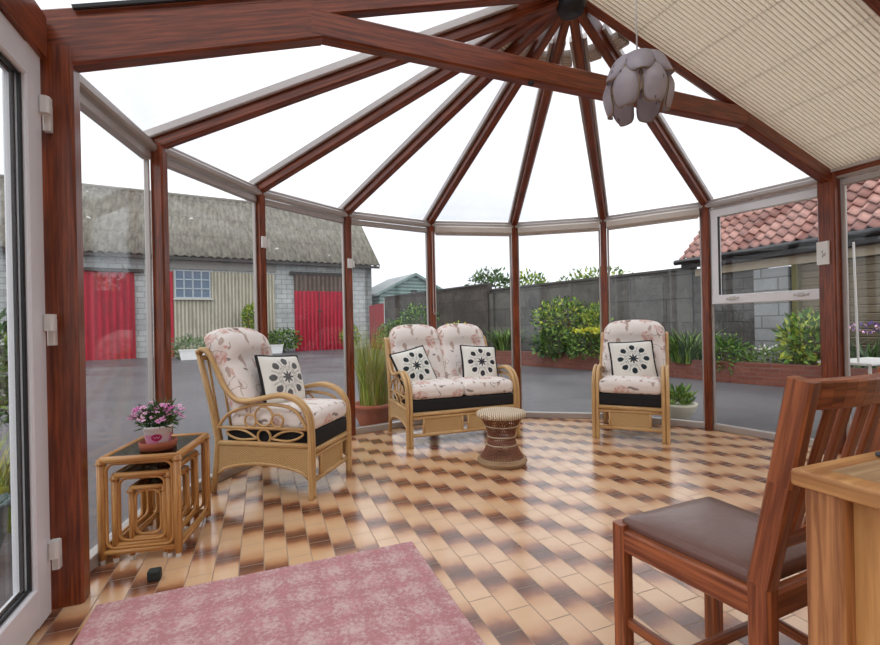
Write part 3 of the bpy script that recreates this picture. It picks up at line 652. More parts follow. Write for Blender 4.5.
for k in range(56):
    a = rng.uniform(0, 2*pi); q = .115*sqrt(rng.random()); c = V((q*cos(a), q*sin(a), .205-.35*q+rng.uniform(-.02, .03))); up = (V((q*cos(a)*4, q*sin(a)*4, 1))+V((rng.gauss(0, .3), rng.gauss(0, .3)-.25, 0))).normalized(); s1 = up.cross(V((1, .2, .1))).normalized(); s2 = up.cross(s1); mi = rng.choice((0, 0, 1, 1, 2)); R_ = rng.uniform(.014, .021)
    for j in range(6):
        t0 = j*pi/3+rng.random(); e = lambda t, r, h: c+(s1*cos(t)+s2*sin(t))*r+up*h
        m.add([c, e(t0-.42, R_*.85, .006), e(t0, R_, .003), e(t0+.42, R_*.85, .006)], [(0, 1, 2), (0, 2, 3)], mi)
    m.add([c+s1*.004+up*.004, c+s2*.004+up*.004, c-s1*.004+up*.004, c-s2*.004+up*.004], [(0, 1, 2, 3)], 2)
m.build('blossoms', [GREENS[7], GREENS[8], GREENS[9]], fp)

# ------------------------------------------------------------------ rug and door stop
def rug_mat():
    g = G('rose_woven_rug', .95, 0, .1); v = g.ob(); x, y, _ = g.xyz(v)
    fx = g.math('SUBTRACT', g.math('FRACT', g.math('DIVIDE', x, .135)), .5); fy = g.math('SUBTRACT', g.math('FRACT', g.math('DIVIDE', y, .135)), .5)
    d = g.math('SQRT', g.math('ADD', g.math('MULTIPLY', fx, fx), g.math('MULTIPLY', fy, fy))); n1 = g.noise(v, 62, 4, .75); n2 = g.noise(v, 130, 2, .6)
    f = g.math('ADD', g.math('MULTIPLY', g.math('SUBTRACT', .42, d), 1.0), g.math('ADD', g.math('MULTIPLY', g.math('SUBTRACT', n1, .5), 2.6), g.math('MULTIPLY', g.math('SUBTRACT', n2, .5), .9)))
    c = g.mix(g.step(f, -.25, .5), lin(182, 130, 132), lin(206, 176, 174)); c = g.mix(g.math('MULTIPLY', g.step(g.noise(v, 17, 3), .5, .66), .4), c, lin(196, 134, 144)); g.col(c).bump(n2, .5, .004); return g.m
m = MB(); m.rbox((.633, 0, .006), (1.266, 2.0, .011), .005, 4); m.rbox
rg = m.build('woven_rug', rug_mat()); rg.location = V((-.158, 2.204, 0))-U*1.266+N*1.0; rg.rotation_euler.z = HOUSE_ROT; tag(rg, 'dusty pink mottled rug lying on the tiled floor by the white door', 'rug')
m = MB(); m.rbox((0, 0, .024), (.05, .038, .046), .008, 3); tag(m.build('door_stop', plain('dark_green_rubber', (38, 46, 44), .6), loc=(-1.228, 1.925, 0), rotz=.3), 'small dark block door stop on the tiles beside the rug', 'door stop')

# ------------------------------------------------------------------ dining chair
f2 = V((-.40, .917)).normalized(); dc = thing('dining_chair', 'dark wooden dining chair with brown leather seat and slatted back', 'chair', (.777, 1.2625, 0), atan2(f2.y, f2.x)-pi/2)
FW, RW, FY, RY = .215, .168, .20, -.20
for sx in (-1, 1):
    m = MB(); m.bar((sx*(FW-.02), FY-.02, 0), (sx*(FW-.02), FY-.02, .455), .042, .042, (0, 1, 0), 0, .005); m.build('leg', DARKWOOD, dc)
    m = MB(); pts = [((sx*RW), RY-.04, 0), (sx*RW, RY, .30), (sx*RW, RY, .46), (sx*(RW+.005), RY-.05, .70), (sx*(RW+.008), RY-.095, .925)]
    for a, b in zip(pts, pts[1:]): m.bar(a, b, .036, .05, (0, 1, 0), 0, .005)
    m.build('leg', DARKWOOD, dc)
m = MB(); m.bar((-FW+.02, FY-.02, .41), (FW-.02, FY-.02, .41), .03, .065); m.bar((-RW, RY, .41), (RW, RY, .41), .03, .065)
for sx in (-1, 1): m.bar((sx*(FW-.018), FY-.03, .41), (sx*RW, RY+.01, .41), .028, .065)
m.build('seat_rail', DARKWOOD, dc)
m = MB()
for sx in (-1, 1): m.bar((sx*(FW-.02), FY-.02, .17), (sx*RW, RY-.015, .17), .018, .032)
m.bar((-.19, .0, .17), (.19, .0, .17), .018, .032); m.build('stretcher', DARKWOOD, dc)
def fn(q, p):
    t = (q[1]+1)/2; k = (RW-.005+(FW-RW-.015)*t)/.2; return V((p.x*k, p.y, p.z+(.014*(1-q[0]**4)*(1-q[1]**4) if q[2] > 0 else 0)))
m = MB(); m.rbox((0, .0, .452), (.4, .375, .034), .014, 8, fn); m.build('seat', LEATHER, dc, True)
yb = lambda z: RY-.05*max(0, min(1, (z-.46)/.24))-.045*max(0, (z-.70)/.225)
m = MB(); K = 12
for k in range(K):
    x0, x1 = -RW-.01+(2*RW+.02)*k/K, -RW-.01+(2*RW+.02)*(k+1)/K; cv = lambda x: -.03*(1-(x/.18)**2)
    m.bar((x0, yb(.895)+cv(x0), .893), (x1, yb(.895)+cv(x1), .893), .026, .062, (0, -.2, 1), 0, .004)
m.build('crest_rail', DARKWOOD, dc)
m = MB(); m.bar((-RW, yb(.56), .56), (RW, yb(.56), .56), .02, .04, (0, -.2, 1)); m.build('back_rail', DARKWOOD, dc)
for x in (-.095, -.035, .035, .095):
    m = MB(); m.bar((x, yb(.57), .57), (x, yb(.87)-.02, .875), .029, .013, (0, 1, 0), 0, .003); m.build('back_slat', DARKWOOD, dc)

# ------------------------------------------------------------------ desk in the corner
dk = thing('wooden_desk', 'worn light oak desk with overhanging top beside the dining chair', 'desk', (.599, .789, 0), HOUSE_ROT)
m = MB(); m.rbox((.55, -.30, .776), (1.1, .6, .03), .007, 4); dt = m.build('desk_top', OAK, dk, True); m = MB(); m.box((.55, -.3, .7915), (1.02, .52, .0016)); m.build('top_panel', OAKTOP, dt)
for x, y in ((.042, -.042), (1.058, -.042), (.042, -.558), (1.058, -.558)):
    m = MB(); m.bar((x, y, 0), (x, y, .762), .056, .056, (0, 1, 0), 0, .004); m.build('leg', SCRATCH, dk)
m = MB(); m.bar((.052, -.3, .1), (.052, -.3, .762), .018, .47, (0, 1, 0)); m.build('side_panel', OAKP, dk); m = MB(); m.bar((1.048, -.3, .1), (1.048, -.3, .762), .018, .47, (0, 1, 0)); m.build('side_panel', OAKP, dk)
m = MB(); m.box((.55, -.046, .42), (.97, .018, .64)); m.build('back_panel', OAK, dk)
m = MB(); m.rbox((0, 0, .004), (.30, .12, .008), .003, 3); tag(m.build('place_mat', plain('slate_grey', (66, 70, 76), .5), loc=tuple(V((.599, .789, .7925))+U*.35+N*.085), rotz=HOUSE_ROT), 'flat dark grey mat lying on the oak desk top', 'mat')

# ------------------------------------------------------------------ pendant lamp
lp = thing('pendant_lamp', 'hanging flower-shaped lamp of grey shell petals with metal rims', 'lamp', (.99, 2.225, 2.062))
m = MB(); m.tube([(0, 0, .29), (0, 0, .91)], .004, 6); m.build('cord', WHITEPL, lp)
m = MB(); m.lathe([(.045, .91), (.04, .885), (.012, .87)], 16); m.build('ceiling_rose', WHITEPL, lp)
m = MB(); m.lathe([(.008, .305), (.03, .296), (.045, .28), (.05, .268)], 16); m.build('lamp_cap', plain('bronze_metal', (120, 104, 82), .35, .1, 20, .8), lp)
m = MB(); m.lathe([(.015, .275), (.017, .22), (.03, .20), (.032, .15), (.018, .12), (.001, .118)], 14); m.build('bulb', plain('white_bulb', (240, 238, 230), .3), lp)
def shell_mat():
    g = G('capiz_shell', .25); v = g.ob(); c = g.mix(g.noise(v, 14, 4), lin(196, 188, 194), lin(232, 226, 230)); c = g.mix(g.math('MULTIPLY', g.step(g.vor(g.map(v, (1, 1, .5)), 22), .16, .1), .7), c, lin(100, 90, 110)); g.col(c); return translucent(g, .6)
SHELL = shell_mat(); RIM = plain('brass_rim', (142, 122, 92), .35, .1, 20, .8)
def petal(ang, r0, z0, r1, z1, r2, z2, hwid):
    """petal swept along a curve (r,z) with rounded outline"""
    cv = smooth_path([(r0, 0, z0), (r1, 0, z1), (r2, 0, z2)], 8); L = len(cv)
    def width(t): return hwid*max(.05, 1-abs(2*(.05+.93*t)-1)**3)**.5
    def pt(t, s):
        f = t*(L-1); i = min(L-2, int(f)); q = cv[i].lerp(cv[i+1], f-i); wv = s*width(t); rr = max(q.x, .02); th = ang+wv/max(rr, .07); bulge = -.02*s*s
        return V(((rr+bulge)*cos(th), (rr+bulge)*sin(th), q.z))
    m = MB(); m.grid(lambda u, v: pt(u, v*2-1), 12, 8); o = m.build('petal', SHELL, lp); o.modifiers.new('solid', 'SOLIDIFY').thickness = .003
    loop = [pt(i/12, -1) for i in range(13)]+[pt(1, -1+2*i/6) for i in range(1, 6)]+[pt(1-i/12, 1) for i in range(13)]
    r_ = MB(); r_.tube(loop, .0028, 5, True); r_.build('petal_rim', RIM, o)
for k in range(6):
    petal(radians(60*k+12), .03, .285, .115, .25, .168, .14, .085)
for k in range(6):
    petal(radians(60*k+42), .115, .215, .162, .11, .140, .0, .076)

# ------------------------------------------------------------------ plate on the right post
m = MB(); fr = -N
q0 = P[8]-U*.064-N*.018+Z*1.55
m.bar(q0-Z*.09-U*.008, q0+Z*.09-U*.008, .085, .018, tuple(U), 0, .006); pl = m.build('wall_plate', WHITEPL); tag(pl, 'white plastic plate fixed to the big timber post by the opening window', 'plate')
m = MB(); 
for dx, dz, l in ((-.034, .01, .018), (-.03, -.02, .028), (-.016, -.012, .02)): m.bar(q0+N*(dx+.03)-U*.018+Z*(dz-l/2), q0+N*(dx+.036)-U*.018+Z*(dz+l/2), .006, .003, tuple(U), 0, .0005)
m.build('marking', plain('grey_print', (130, 130, 130), .6), pl)

# ================================================================== outside
GZ = -.1
def block_mat(name, c1, c2, mortar, bw, bh, ms=.012, stain=.5, staincol=(52, 50, 48)):
    g = G(name, .9); col, fac = g.brick(g.uv(), lin(*c1), lin(*c2), lin(*mortar), 1, bw, bh, ms); s_ = g.noise(g.uv(), .9, 6, .65); c = g.mix(g.math('MULTIPLY', g.step(s_, .42, .68), stain), col, lin(*staincol))
    c = g.mix(g.math('MULTIPLY', g.step(g.noise(g.map(g.uv(), (1, .45, 1)), 3.2, 7, .7), .48, .62), stain), c, tuple(x*.45 for x in lin(*c1)[:3])+(1,)); c = g.mix(g.math('MULTIPLY', g.step(g.noise(g.map(g.uv(), (1, .6, 1), (0, 0, 0), (5, 9, 0)), 4.5, 6, .7), .55, .68), stain*.8), c, tuple(min(1, x*1.5) for x in lin(*c1)[:3])+(1,)); g.col(c).bump(g.math('ADD', fac, g.noise(g.uv(), 22, 3)), .35, .02); return g.m
def stripe_mat(name, dark, light, pitch, rough=.7, axis=0, stain=.3):
    g = G(name, rough); xs = g.xyz(g.uv()); s_ = g.math('SINE', g.math('MULTIPLY', xs[axis], 2*pi/pitch)); f = g.step(s_, -.6, .7); c = g.mix(f, lin(*dark), lin(*light)); c = g.mix(g.math('MULTIPLY', g.step(g.noise(g.map(g.uv(), (1, .3, 1)), 3.5, 5), .45, .65), stain), c, tuple(x*.5 for x in lin(*dark)[:3])+(1,)); g.col(c).bump(s_, .6, .03); return g.m
REDP = plain('red_paint', (172, 20, 44), .45, .1, 3)
STONE = block_mat('pale_barn_blocks', (190, 194, 193), (170, 175, 176), (150, 150, 148), .5, .24, .02, .25, (120, 118, 112))
BOARD = plain('weathered_board', (100, 84, 76), .85, .25, 8, 0, .3, 0, (1, 1, .1))
# barn: local x runs leftwards along the front from its right corner, y towards the house
DARKGUT = plain('dark_gutter', (58, 56, 56), .5)
bd = V((-.873, -.488)); barn = thing('barn', 'long grey block barn with corrugated roof and red doors across the yard', 'barn', (-3.7, 25.0, GZ), atan2(bd.y, bd.x))
m = MB(); m.box((9.5, -.2, 2.27), (19, .4, 4.54)); m.build('front_wall', STONE, barn)
m = MB(); m.prism([(0, 0), (0, 4.54), (-3.5, 8.0), (-7, 4.54), (-7, 0)], (0, 0, 0), (0, 1, 0), (0, 0, 1), (.4, 0, 0)); m.build('gable_wall', STONE, barn)
m = MB(); m.box((9.5, -6.8, 2.27), (19, .4, 4.54)); m.build('back_wall', STONE, barn)
def roofmat():
    g = G('corrugated_sheet_roof', .8); x, y, _ = g.xyz(g.uv()); rows = g.step(g.math('FRACT', g.math('DIVIDE', y, 1.6)), .0, .04)
    c = g.mix(g.step(g.noise(g.map(g.uv(), (2.5, .5, 1)), 3, 6, .7), .3, .7), lin(92, 88, 80), lin(140, 136, 124)); c = g.mix(g.math('MULTIPLY', g.step(g.vor(g.uv(), 1.1), .1, .06), .9), c, lin(196, 196, 186)); c = g.mix(g.math('SUBTRACT', 1, rows), c, lin(74, 70, 66)); g.col(c); return g.m
m = MB()
def corr(sy):
    nu = 230
    def fn(u, v):
        x = -.35+19.5*u; y = (.35-3.85*v) if sy > 0 else (-7.35+3.85*v); z = 4.45+3.7*v+.035*sin(x*2*pi/.17*.5); return V((x, y, z))
    m.grid(fn, nu*2, 2, 0, True, lambda u, v: (19.5*u, 5.3*v))
corr(1); corr(-1); rf = m.build('roof', roofmat(), barn); rf.modifiers.new('solid', 'SOLIDIFY').thickness = .05
m = MB(); m.tube([(-.35, -3.5, 8.13), (19.1, -3.5, 8.13)], .14, 8); m.build('ridge_cap', plain('grey_ridge', (124, 120, 112), .8), rf)
m = MB(); m.box((9.5, .42, 4.36), (19.6, .12, .12)); m.build('gutter', DARKGUT, barn)
m = MB(); m.box((7.3, .03, 4.12), (4.6, .06, .36)); m.build('fascia_board', plain('grey_fascia', (150, 148, 144), .8), barn)
m = MB(); m.box((7.25, .04, 1.92), (4.3, .08, 3.85)); m.build('cladding_sheet', stripe_mat('beige_corrugated_cladding', (150, 145, 128), (196, 190, 170), .15), barn)
m = MB(); m.box((2.9, .05, 1.52), (2.5, .1, 3.04)); dr = m.build('barn_door', stripe_mat('red_door_boards', (150, 12, 40), (188, 22, 56), .2, .45), barn); dr['label'] = 'red double door between pale blocks'
m = MB(); m.box((2.9, .11, 1.52), (.03, .02, 3.0)); m.box((2.9, .11, 2.0), (.2, .03, .06)); m.build('door_latch', DARKGUT, dr)
m = MB(); m.box((2.9, .05, 3.44), (2.5, .1, .8)); m.build('timber_panel', stripe_mat('grey_timber_panel', (84, 72, 66), (116, 100, 92), .22), barn); m = MB(); m.box((2.9, .06, 3.92), (2.9, .14, .17)); m.build('lintel', DARKGUT, barn)
m = MB(); m.box((9.72, .05, 1.9), (.6, .1, 3.8)); q = m.build('red_board', REDP, barn)
m = MB(); m.box((12.3, .05, 1.85), (2.9, .1, 3.7)); dr = m.build('barn_door', stripe_mat('red_door_boards_wide', (150, 12, 40), (180, 20, 50), .25, .45), barn); dr['label'] = 'wide red door at the near end'
m = MB(); m.box((12.3, .12, 3.78), (3.6, .2, .14)); m.build('lintel', DARKGUT, barn)
# barn window: two frames each with panes
for x in (8.28, 8.98):
    f = MB()
    for dx in (-.34, 0, .34): f.box((x+dx, .1, 3.25), (.05, .06, 1.25))
    for zz in (2.64, 3.05, 3.46, 3.86): f.box((x, .1, zz), (.68, .06, .05))
    fr_ = f.build('window_frame', plain('pale_blue_window_paint', (172, 182, 190), .5), barn); f = MB(); f.box((x, .085, 3.25), (.64, .02, 1.2)); f.build('window_panes', plain('blue_grey_glass', (92, 110, 130), .08, .1, 3), fr_)
m = MB(); m.box((8.6, .13, 2.58), (1.6, .16, .08)); m.build('window_sill', plain('pale_sill', (190, 188, 180), .7), barn)
# red gate and garden wall
A_, B_ = V((-3.72, 24.3, GZ)), V((-2.75, 22.2, GZ)); m = MB(); m.bar(A_+Z*1.15, B_+Z*1.15, .07, 2.25); gt = tag(m.build('garden_gate', stripe_mat('red_gate_boards', (140, 12, 28), (176, 20, 36), .14, .5)), 'narrow red boarded gate between the barn corner and the garden wall', 'gate')
m = MB(); m.bar(B_+V((.15, -.2, 0)), B_+V((.15, -.2, 2.5)), .16, .16, (1, 0, 0)); struct(m.build('trim_gatepost', plain('white_gatepost', (200, 200, 198), .7)))
WALLM = block_mat('stained_concrete_wall', (104, 102, 98), (84, 82, 80), (66, 64, 62), 1.8, .55, .012, .6, (56, 54, 52)); WALLD = block_mat('dark_stained_wall', (86, 80, 74), (70, 66, 62), (52, 50, 48), .9, .4, .012, .8, (48, 46, 46))
def gwall(name, A, B, h, mat, cap=True):
    L = (V(B)-V(A)).length; a = atan2(B[1]-A[1], B[0]-A[0]); m = MB(); m.box((L/2, .1, h/2), (L, .22, h)); o = struct(m.build(name, mat, None, False, (A[0], A[1], GZ), a))
    if cap: c = MB(); c.box((L/2, .1, h+.03), (L, .3, .06)); c.build('coping', plain('dark_coping', (74, 72, 70), .9, .3, 6), o)
    return o
gwall('wall_garden_gate_side', (-2.6, 21.6), (1.65, 15.6), 2.5, WALLD)
o = gwall('wall_garden_back', (1.65, 15.9), (5.75, 10.35), 2.3, WALLM)
m = MB(); m.box((.15, .06, 1.1), (.55, .34, 2.2)); m.build('pier', WALLM, o)
# green-grey shed behind the wall
sh = thing('garden_shed', 'grey-green gabled shed with a pale roof behind the garden wall', 'shed', (-1.4, 26.3, GZ), radians(32))
SID = stripe_mat('green_grey_siding', (100, 124, 120), (136, 160, 154), .19, .7, 1, .15); m = MB(); hw = 2.23
m.prism([(-hw, 0), (hw, 0), (hw, 2.96), (0, 4.05), (-hw, 2.96)], (0, 0, 0), (1, 0, 0), (0, 0, 1), (0, 3.4, 0)); m.build('shed_walls', SID, sh)
m = MB()
for s2 in (-1, 1): m.prism([(s2*(hw+.25), 2.84), (s2*(hw+.25), 2.96), (0, 4.18), (0, 4.05)], (0, -.15, 0), (1, 0, 0), (0, 0, 1), (0, 3.7, 0))
m.build('shed_roof', plain('pale_grey_roofing', (156, 162, 164), .7, .1, 3), sh)
m = MB()
for s2 in (-1, 1): m.bar((s2*(hw+.25), -.17, 2.9), (0, -.17, 4.12), .03, .15, (0, 0, 1))
m.build('bargeboard', plain('green_bargeboard', (118, 140, 136), .6), sh)
m = MB(); m.box((-.1, -.06, 3.15), (.35, .1, .12)); m.build('outside_light', GASKET, sh)

# pantiled building behind the border: local x towards the house, y away
pb = thing('pantile_outbuilding', 'low outbuilding with red pantile roof, dark gutter and boarded wall', 'building', (5.55, 10.2, GZ), atan2(N.y, N.x))
def pan_mat():
    g = G('red_pantiles', .75); v = g.uv(); id_ = g.noise(g.comb(g.math('FLOOR', g.math('DIVIDE', g.xyz(v)[0], .27)), g.math('FLOOR', g.math('DIVIDE', g.xyz(v)[1], .21)), 0), 3.3, 0)
    c = g.mix(g.step(id_, .3, .7), lin(134, 90, 82), lin(186, 140, 128)); c = g.mix(g.math('MULTIPLY', g.step(g.noise(v, 7, 5), .48, .7), .55), c, lin(112, 92, 90)); g.col(c).bump(g.noise(v, 30, 3), .2, .01); return g.m
m = MB(); rows = 8; Lr = 7.5; run, rise = 1.12, 1.2
for k in range(rows):
    def fn(u, v, k=k):
        x = -.1+Lr*u; ph = (x/.205) % 1; wv = .045*(sin(2*pi*ph)+.25*sin(4*pi*ph)); s_ = (k+v*1.08)/rows; lift = .05*(1-v)
        return V((x, -.08+(run+.1)*s_-lift*.7, 2.5+(rise+.08)*s_+lift*.7+wv*.8))
    m.grid(fn, int(Lr/.205*8), 1, 0, True, lambda u, v, k=k: (Lr*u, .21*k+.205*v+.003))
pr = m.build('pantile_roof', pan_mat(), pb); pr.modifiers.new('solid', 'SOLIDIFY').thickness = .03
m = MB(); m.tube([(-.15, run+.02, 2.5+rise+.1), (Lr-.1, run+.02, 2.5+rise+.1)], .11, 8); m.build('ridge_tiles', plain('weathered_ridge', (138, 98, 88), .8, .25, 5), pr)
m = MB(); m.prism([(-.06, 2.44), (run, 2.5+rise), (run, 2.3)], (-.02, 0, 0), (0, 1, 0), (0, 0, 1), (Lr-.2, 0, 0)); m.build('roof_backing', BOARD, pb)
m = MB(); m.tube([(-.2, -.12, 2.45), (Lr, -.12, 2.45)], .06, 8); m.box((3.6, -.03, 2.38), (7.4, .05, .16)); m.build('gutter', plain('black_gutter', (34, 34, 38), .35), pb)
m = MB(); m.box((3.7, .18, 2.2), (7.2, .1, .16)); m.build('wall_plate', plain('pale_timber', (168, 152, 130), .8, .15, 8), pb)
m = MB(); m.box((.75, .3, 1.1), (1.5, .2, 2.2)); m.build('block_wall', block_mat('dark_block_wall', (92, 90, 88), (78, 76, 74), (60, 58, 58), .45, .22, .012, .6), pb)
m = MB(); m.box((1.72, .24, 1.05), (.62, .28, 2.1)); m.build('block_pier', block_mat('grey_block_pier', (150, 152, 154), (136, 138, 140), (108, 108, 106), .62, .24, .015, .2, (110, 110, 108)), pb)
m = MB(); m.box((2.12, .2, 1.1), (.1, .12, 2.2)); m.build('timber_post', plain('green_stained_post', (104, 100, 66), .8), pb)
m = MB()
for k in range(17): m.bar((2.17, .26, .1+.13*k), (7.3, .26, .1+.13*k), .03, .122, (0, -.3, 1))
bk_ = MB(); bk_.box((4.7, .4, 1.1), (5.2, .14, 2.2)); bk_.build('inner_wall', plain('dark_inner_boarding', (60, 54, 46), .9), pb)
m.build('board_cladding', plain('weathered_fence_boards', (128, 116, 98), .85, .45, 5, 0, .3, .2, (.15, 1, 7)), pb)

# brick-edged planting border
bp = [V((-.2, 15.2, GZ)), V((1.7, 13.1, GZ)), V((4.1, 10.3, GZ)), V((5.2, 8.25, GZ)), V((6.15, 6.95, GZ)), V((7.2, 4.6, GZ))]
BR = block_mat('red_brick_edging', (128, 72, 58), (108, 58, 48), (112, 84, 74), .22, .075, .008, .2, (96, 62, 54))
pl_ = thing('brick_planter', 'low curved red brick planter edging the border along the garden wall', 'planter', (0, 0, 0)); m = MB(); acc = 0
for a, b in zip(bp, bp[1:]):
    L = (b-a).length; t = (b-a).normalized(); o_ = V((-t.y, t.x, 0)); vs = []; q = [a, b]
    m.bar(a+Z*.19+o_*.1-t*.04, b+Z*.19+o_*.1+t*.04, .2, .38, (0, 0, 1), 0, .003)
m.build('brick_edge', BR, pl_)
m = MB(); bk = [V(q+(GZ,)) for q in ((.9, 15.9), (2.6, 14.5), (5.6, 10.28), (6.39, 8.38), (7.09, 6.6), (7.78, 4.85))]; n_ = len(bp); m.add([p+Z*.3+V((.12, .08, 0)) for p in bp]+[p+Z*.3 for p in bk], [(i, i+1, n_+i+1, n_+i) for i in range(n_-1)]); m.build('soil', SOIL, pl_)

def plant(name, label, cat, x, y, z, parts, stem=0, seed=1, group=None):
    r = thing(name, label, cat, (x, y, z), 0, group); rg_ = random.Random(seed)
    for pname, kind, mats, kw in parts:
        m = MB()
        if kind == 'leaf': leaves(m, kw['c'], kw['r'], kw['n'], kw['l'], kw['w'], rg_, kw.get('up', .3), tuple(range(len(mats))), kw.get('shell', .5), kw.get('zmin', .0))
        elif kind == 'blade': blades(m, kw.get('c', (0, 0, 0)), kw['r'], kw['n'], kw['h'], kw['w'], kw['lean'], rg_, tuple(range(len(mats))))
        elif kind == 'box':
            sx, sy, sz = kw['d']
            for _ in range(kw['n']):
                f = rg_.randrange(3); p = [rg_.uniform(-1, 1) for _ in range(3)]; p[f] = rg_.choice((-1, 1)) if f < 2 else 1; c = V((p[0]*sx/2, p[1]*sy/2, kw['z0']+(p[2]+1)/2*sz)); leaves(m, c, (.02, .02, .02), 1, kw['l'], kw['w'], rg_, .3, tuple(range(len(mats))))
        m.build(pname, mats, r)
    if stem:
        m = MB()
        for k in range(5): a = 2*pi*k/5+seed; m.tube([(.03*cos(a), .03*sin(a), 0), (.12*stem*cos(a), .12*stem*sin(a), stem*.5), (.25*stem*cos(a), .25*stem*sin(a), stem)], .018*min(1.5, stem), 5)
        m.build('stems', BARK, r)
    return r
gD, gM, gL, gYG, gY, gGG, gST, pP, pPP, pMg, pPu, pW = GREENS
B0 = GZ+.3
plant('fern', 'arching green fern clump at the far end of the brick planter', 'plant', 1.95, 13.45, B0, [('fronds', 'blade', [gM, gL, gD], dict(r=.35, n=330, h=.85, w=.05, lean=.9))], 0, 3)
plant('tall_shrub', 'tall yellow-green variegated shrub against the garden wall', 'shrub', 3.25, 12.1, B0, [('foliage', 'leaf', [gYG, gL, gM, gL, gD], dict(c=(0, 0, .95), r=(.85, .5, .55), n=1100, l=.13, w=.07))], .9, 4)
plant('low_shrub', 'dark broad-leaved low shrub in front of the variegated shrub', 'shrub', 2.92, 11.75, B0, [('foliage', 'leaf', [gD, gM, gD, gL], dict(c=(0, 0, .3), r=(.55, .42, .38), n=800, l=.15, w=.09))], .3, 5)
plant('clipped_hedge', 'clipped box-shaped hedge with bright yellow top beside the camera-facing armchair', 'hedge', 3.66, 10.98, B0, [('foliage', 'box', [gM, gL, gD], dict(d=(1.0, .6, .54), z0=.02, n=1800, l=.09, w=.06)), ('yellow_tips', 'leaf', [gY, gYG], dict(c=(0, 0, .6), r=(.5, .32, .05), n=800, l=.09, w=.06))], .3, 6)
plant('upright_shrub', 'bright light green upright shrub behind the clipped hedge', 'shrub', 4.0, 11.65, B0, [('foliage', 'leaf', [gL, gYG, gM], dict(c=(0, 0, .8), r=(.36, .3, .5), n=600, l=.12, w=.06, up=.8))], .8, 7)
plant('grass_clump', 'large arching green grass clump right of the armchair by the post', 'plant', 5.0, 9.15, B0, [('blades', 'blade', [gM, gL, gD], dict(r=.35, n=420, h=.8, w=.03, lean=1.0))], 0, 8)
plant('rounded_bush', 'dense rounded green bush overhanging the bricks under the opening window', 'bush', 5.3, 8.45, B0, [('foliage', 'leaf', [gM, gD, gM, gL], dict(c=(0, 0, .2), r=(.42, .38, .36), n=900, l=.09, w=.04, zmin=-.15))], .3, 9)
plant('flowering_perennial', 'low green plant with small white flowers left of the yellow-green shrub', 'plant', 5.85, 8.1, B0, [('foliage', 'leaf', [gGG, gM, gL], dict(c=(0, 0, .14), r=(.5, .3, .16), n=420, l=.1, w=.03, up=.7)), ('flowers', 'leaf', [pW], dict(c=(0, -.1, .3), r=(.35, .2, .06), n=40, l=.05, w=.04))], .0, 10)
plant('leafy_shrub', 'leafy yellow-green shrub just left of the big timber post', 'shrub', 6.15, 7.6, B0, [('foliage', 'leaf', [gL, gYG, gM, gM], dict(c=(0, 0, .45), r=(.45, .38, .48), n=800, l=.13, w=.06, up=.5))], .5, 11)
plant('spiky_plant', 'spiky grey-green plant with purple flowers seen past the big timber post', 'plant', 6.52, 6.98, B0, [('leaves', 'blade', [gGG, gD, gM], dict(r=.3, n=200, h=.62, w=.035, lean=1.1)), ('flowers', 'leaf', [pPu, pPP], dict(c=(0, 0, .66), r=(.35, .25, .07), n=90, l=.06, w=.035))], 0, 12)
plant('yellow_shrub', 'bright yellow low shrub showing above the back of the sofa', 'shrub', .52, 14.5, B0, [('foliage', 'leaf', [gY, gY, gYG], dict(c=(0, 0, .62), r=(.48, .3, .3), n=500, l=.09, w=.06))], .6, 13)
plant('wall_shrub', 'loose green shrub in front of the dark wall left of the sofa post', 'shrub', -.75, 16.2, GZ, [('foliage', 'leaf', [gM, gL, gD], dict(c=(0, 0, 1.25), r=(.75, .5, .65), n=800, l=.16, w=.09))], 1.2, 14)
plant('wall_shrub', 'low green shrub growing next to the narrow red gate', 'shrub', -1.95, 19.2, GZ, [('foliage', 'leaf', [gM, gD, gL], dict(c=(0, 0, .75), r=(.8, .5, .65), n=650, l=.16, w=.09))], .6, 15)
plant('yard_bush', 'yellowish bush at the barn corner beside the red double door', 'bush', -4.6, 23.3, GZ, [('foliage', 'leaf', [gYG, gL, gM], dict(c=(0, 0, .65), r=(.5, .4, .6), n=500, l=.16, w=.08))], .6, 16)
plant('climbing_shrub', 'green shrub growing up the beige corrugated cladding of the barn', 'shrub', -8.75, 21.4, GZ, [('foliage', 'leaf', [gL, gM, gYG], dict(c=(0, 0, 1.75), r=(.5, .35, .6), n=520, l=.18, w=.1))], 1.7, 17)
plant('mounded_bush', 'low grey-green mounded bush at the foot of the barn window', 'bush', -10.2, 18.7, GZ, [('foliage', 'leaf', [gGG, gM, gGG], dict(c=(0, 0, .4), r=(1.0, .6, .55), n=900, l=.14, w=.06))], .3, 18)
plant('mounded_bush', 'leafy green bush behind the white trough near the red double door', 'bush', -7.55, 22.0, GZ, [('foliage', 'leaf', [gM, gL, gD], dict(c=(0, 0, .62), r=(.85, .4, .5), n=750, l=.16, w=.08))], .4, 19)
for x, y, lab in ((-7.85, 21.3, 'white planting trough on the yard near the red double door'), (-9.85, 18.1, 'white planting trough on the yard under the barn window')):
    t_ = thing('white_trough', lab, 'planter', (x, y, GZ), radians(29), 'white troughs by the barn'); m = MB(); m.prism([(-.4, 0), (.4, 0), (.46, .38), (-.46, .38)], (0, -.16, 0), (1, 0, 0), (0, 0, 1), (0, .32, 0)); m.build('trough_body', plain('white_trough_paint', (224, 226, 226), .6), t_)
    m = MB(); m.box((0, -.0, .385), (.96, .36, .04)); m.build('rim', WHITEPL, t_)
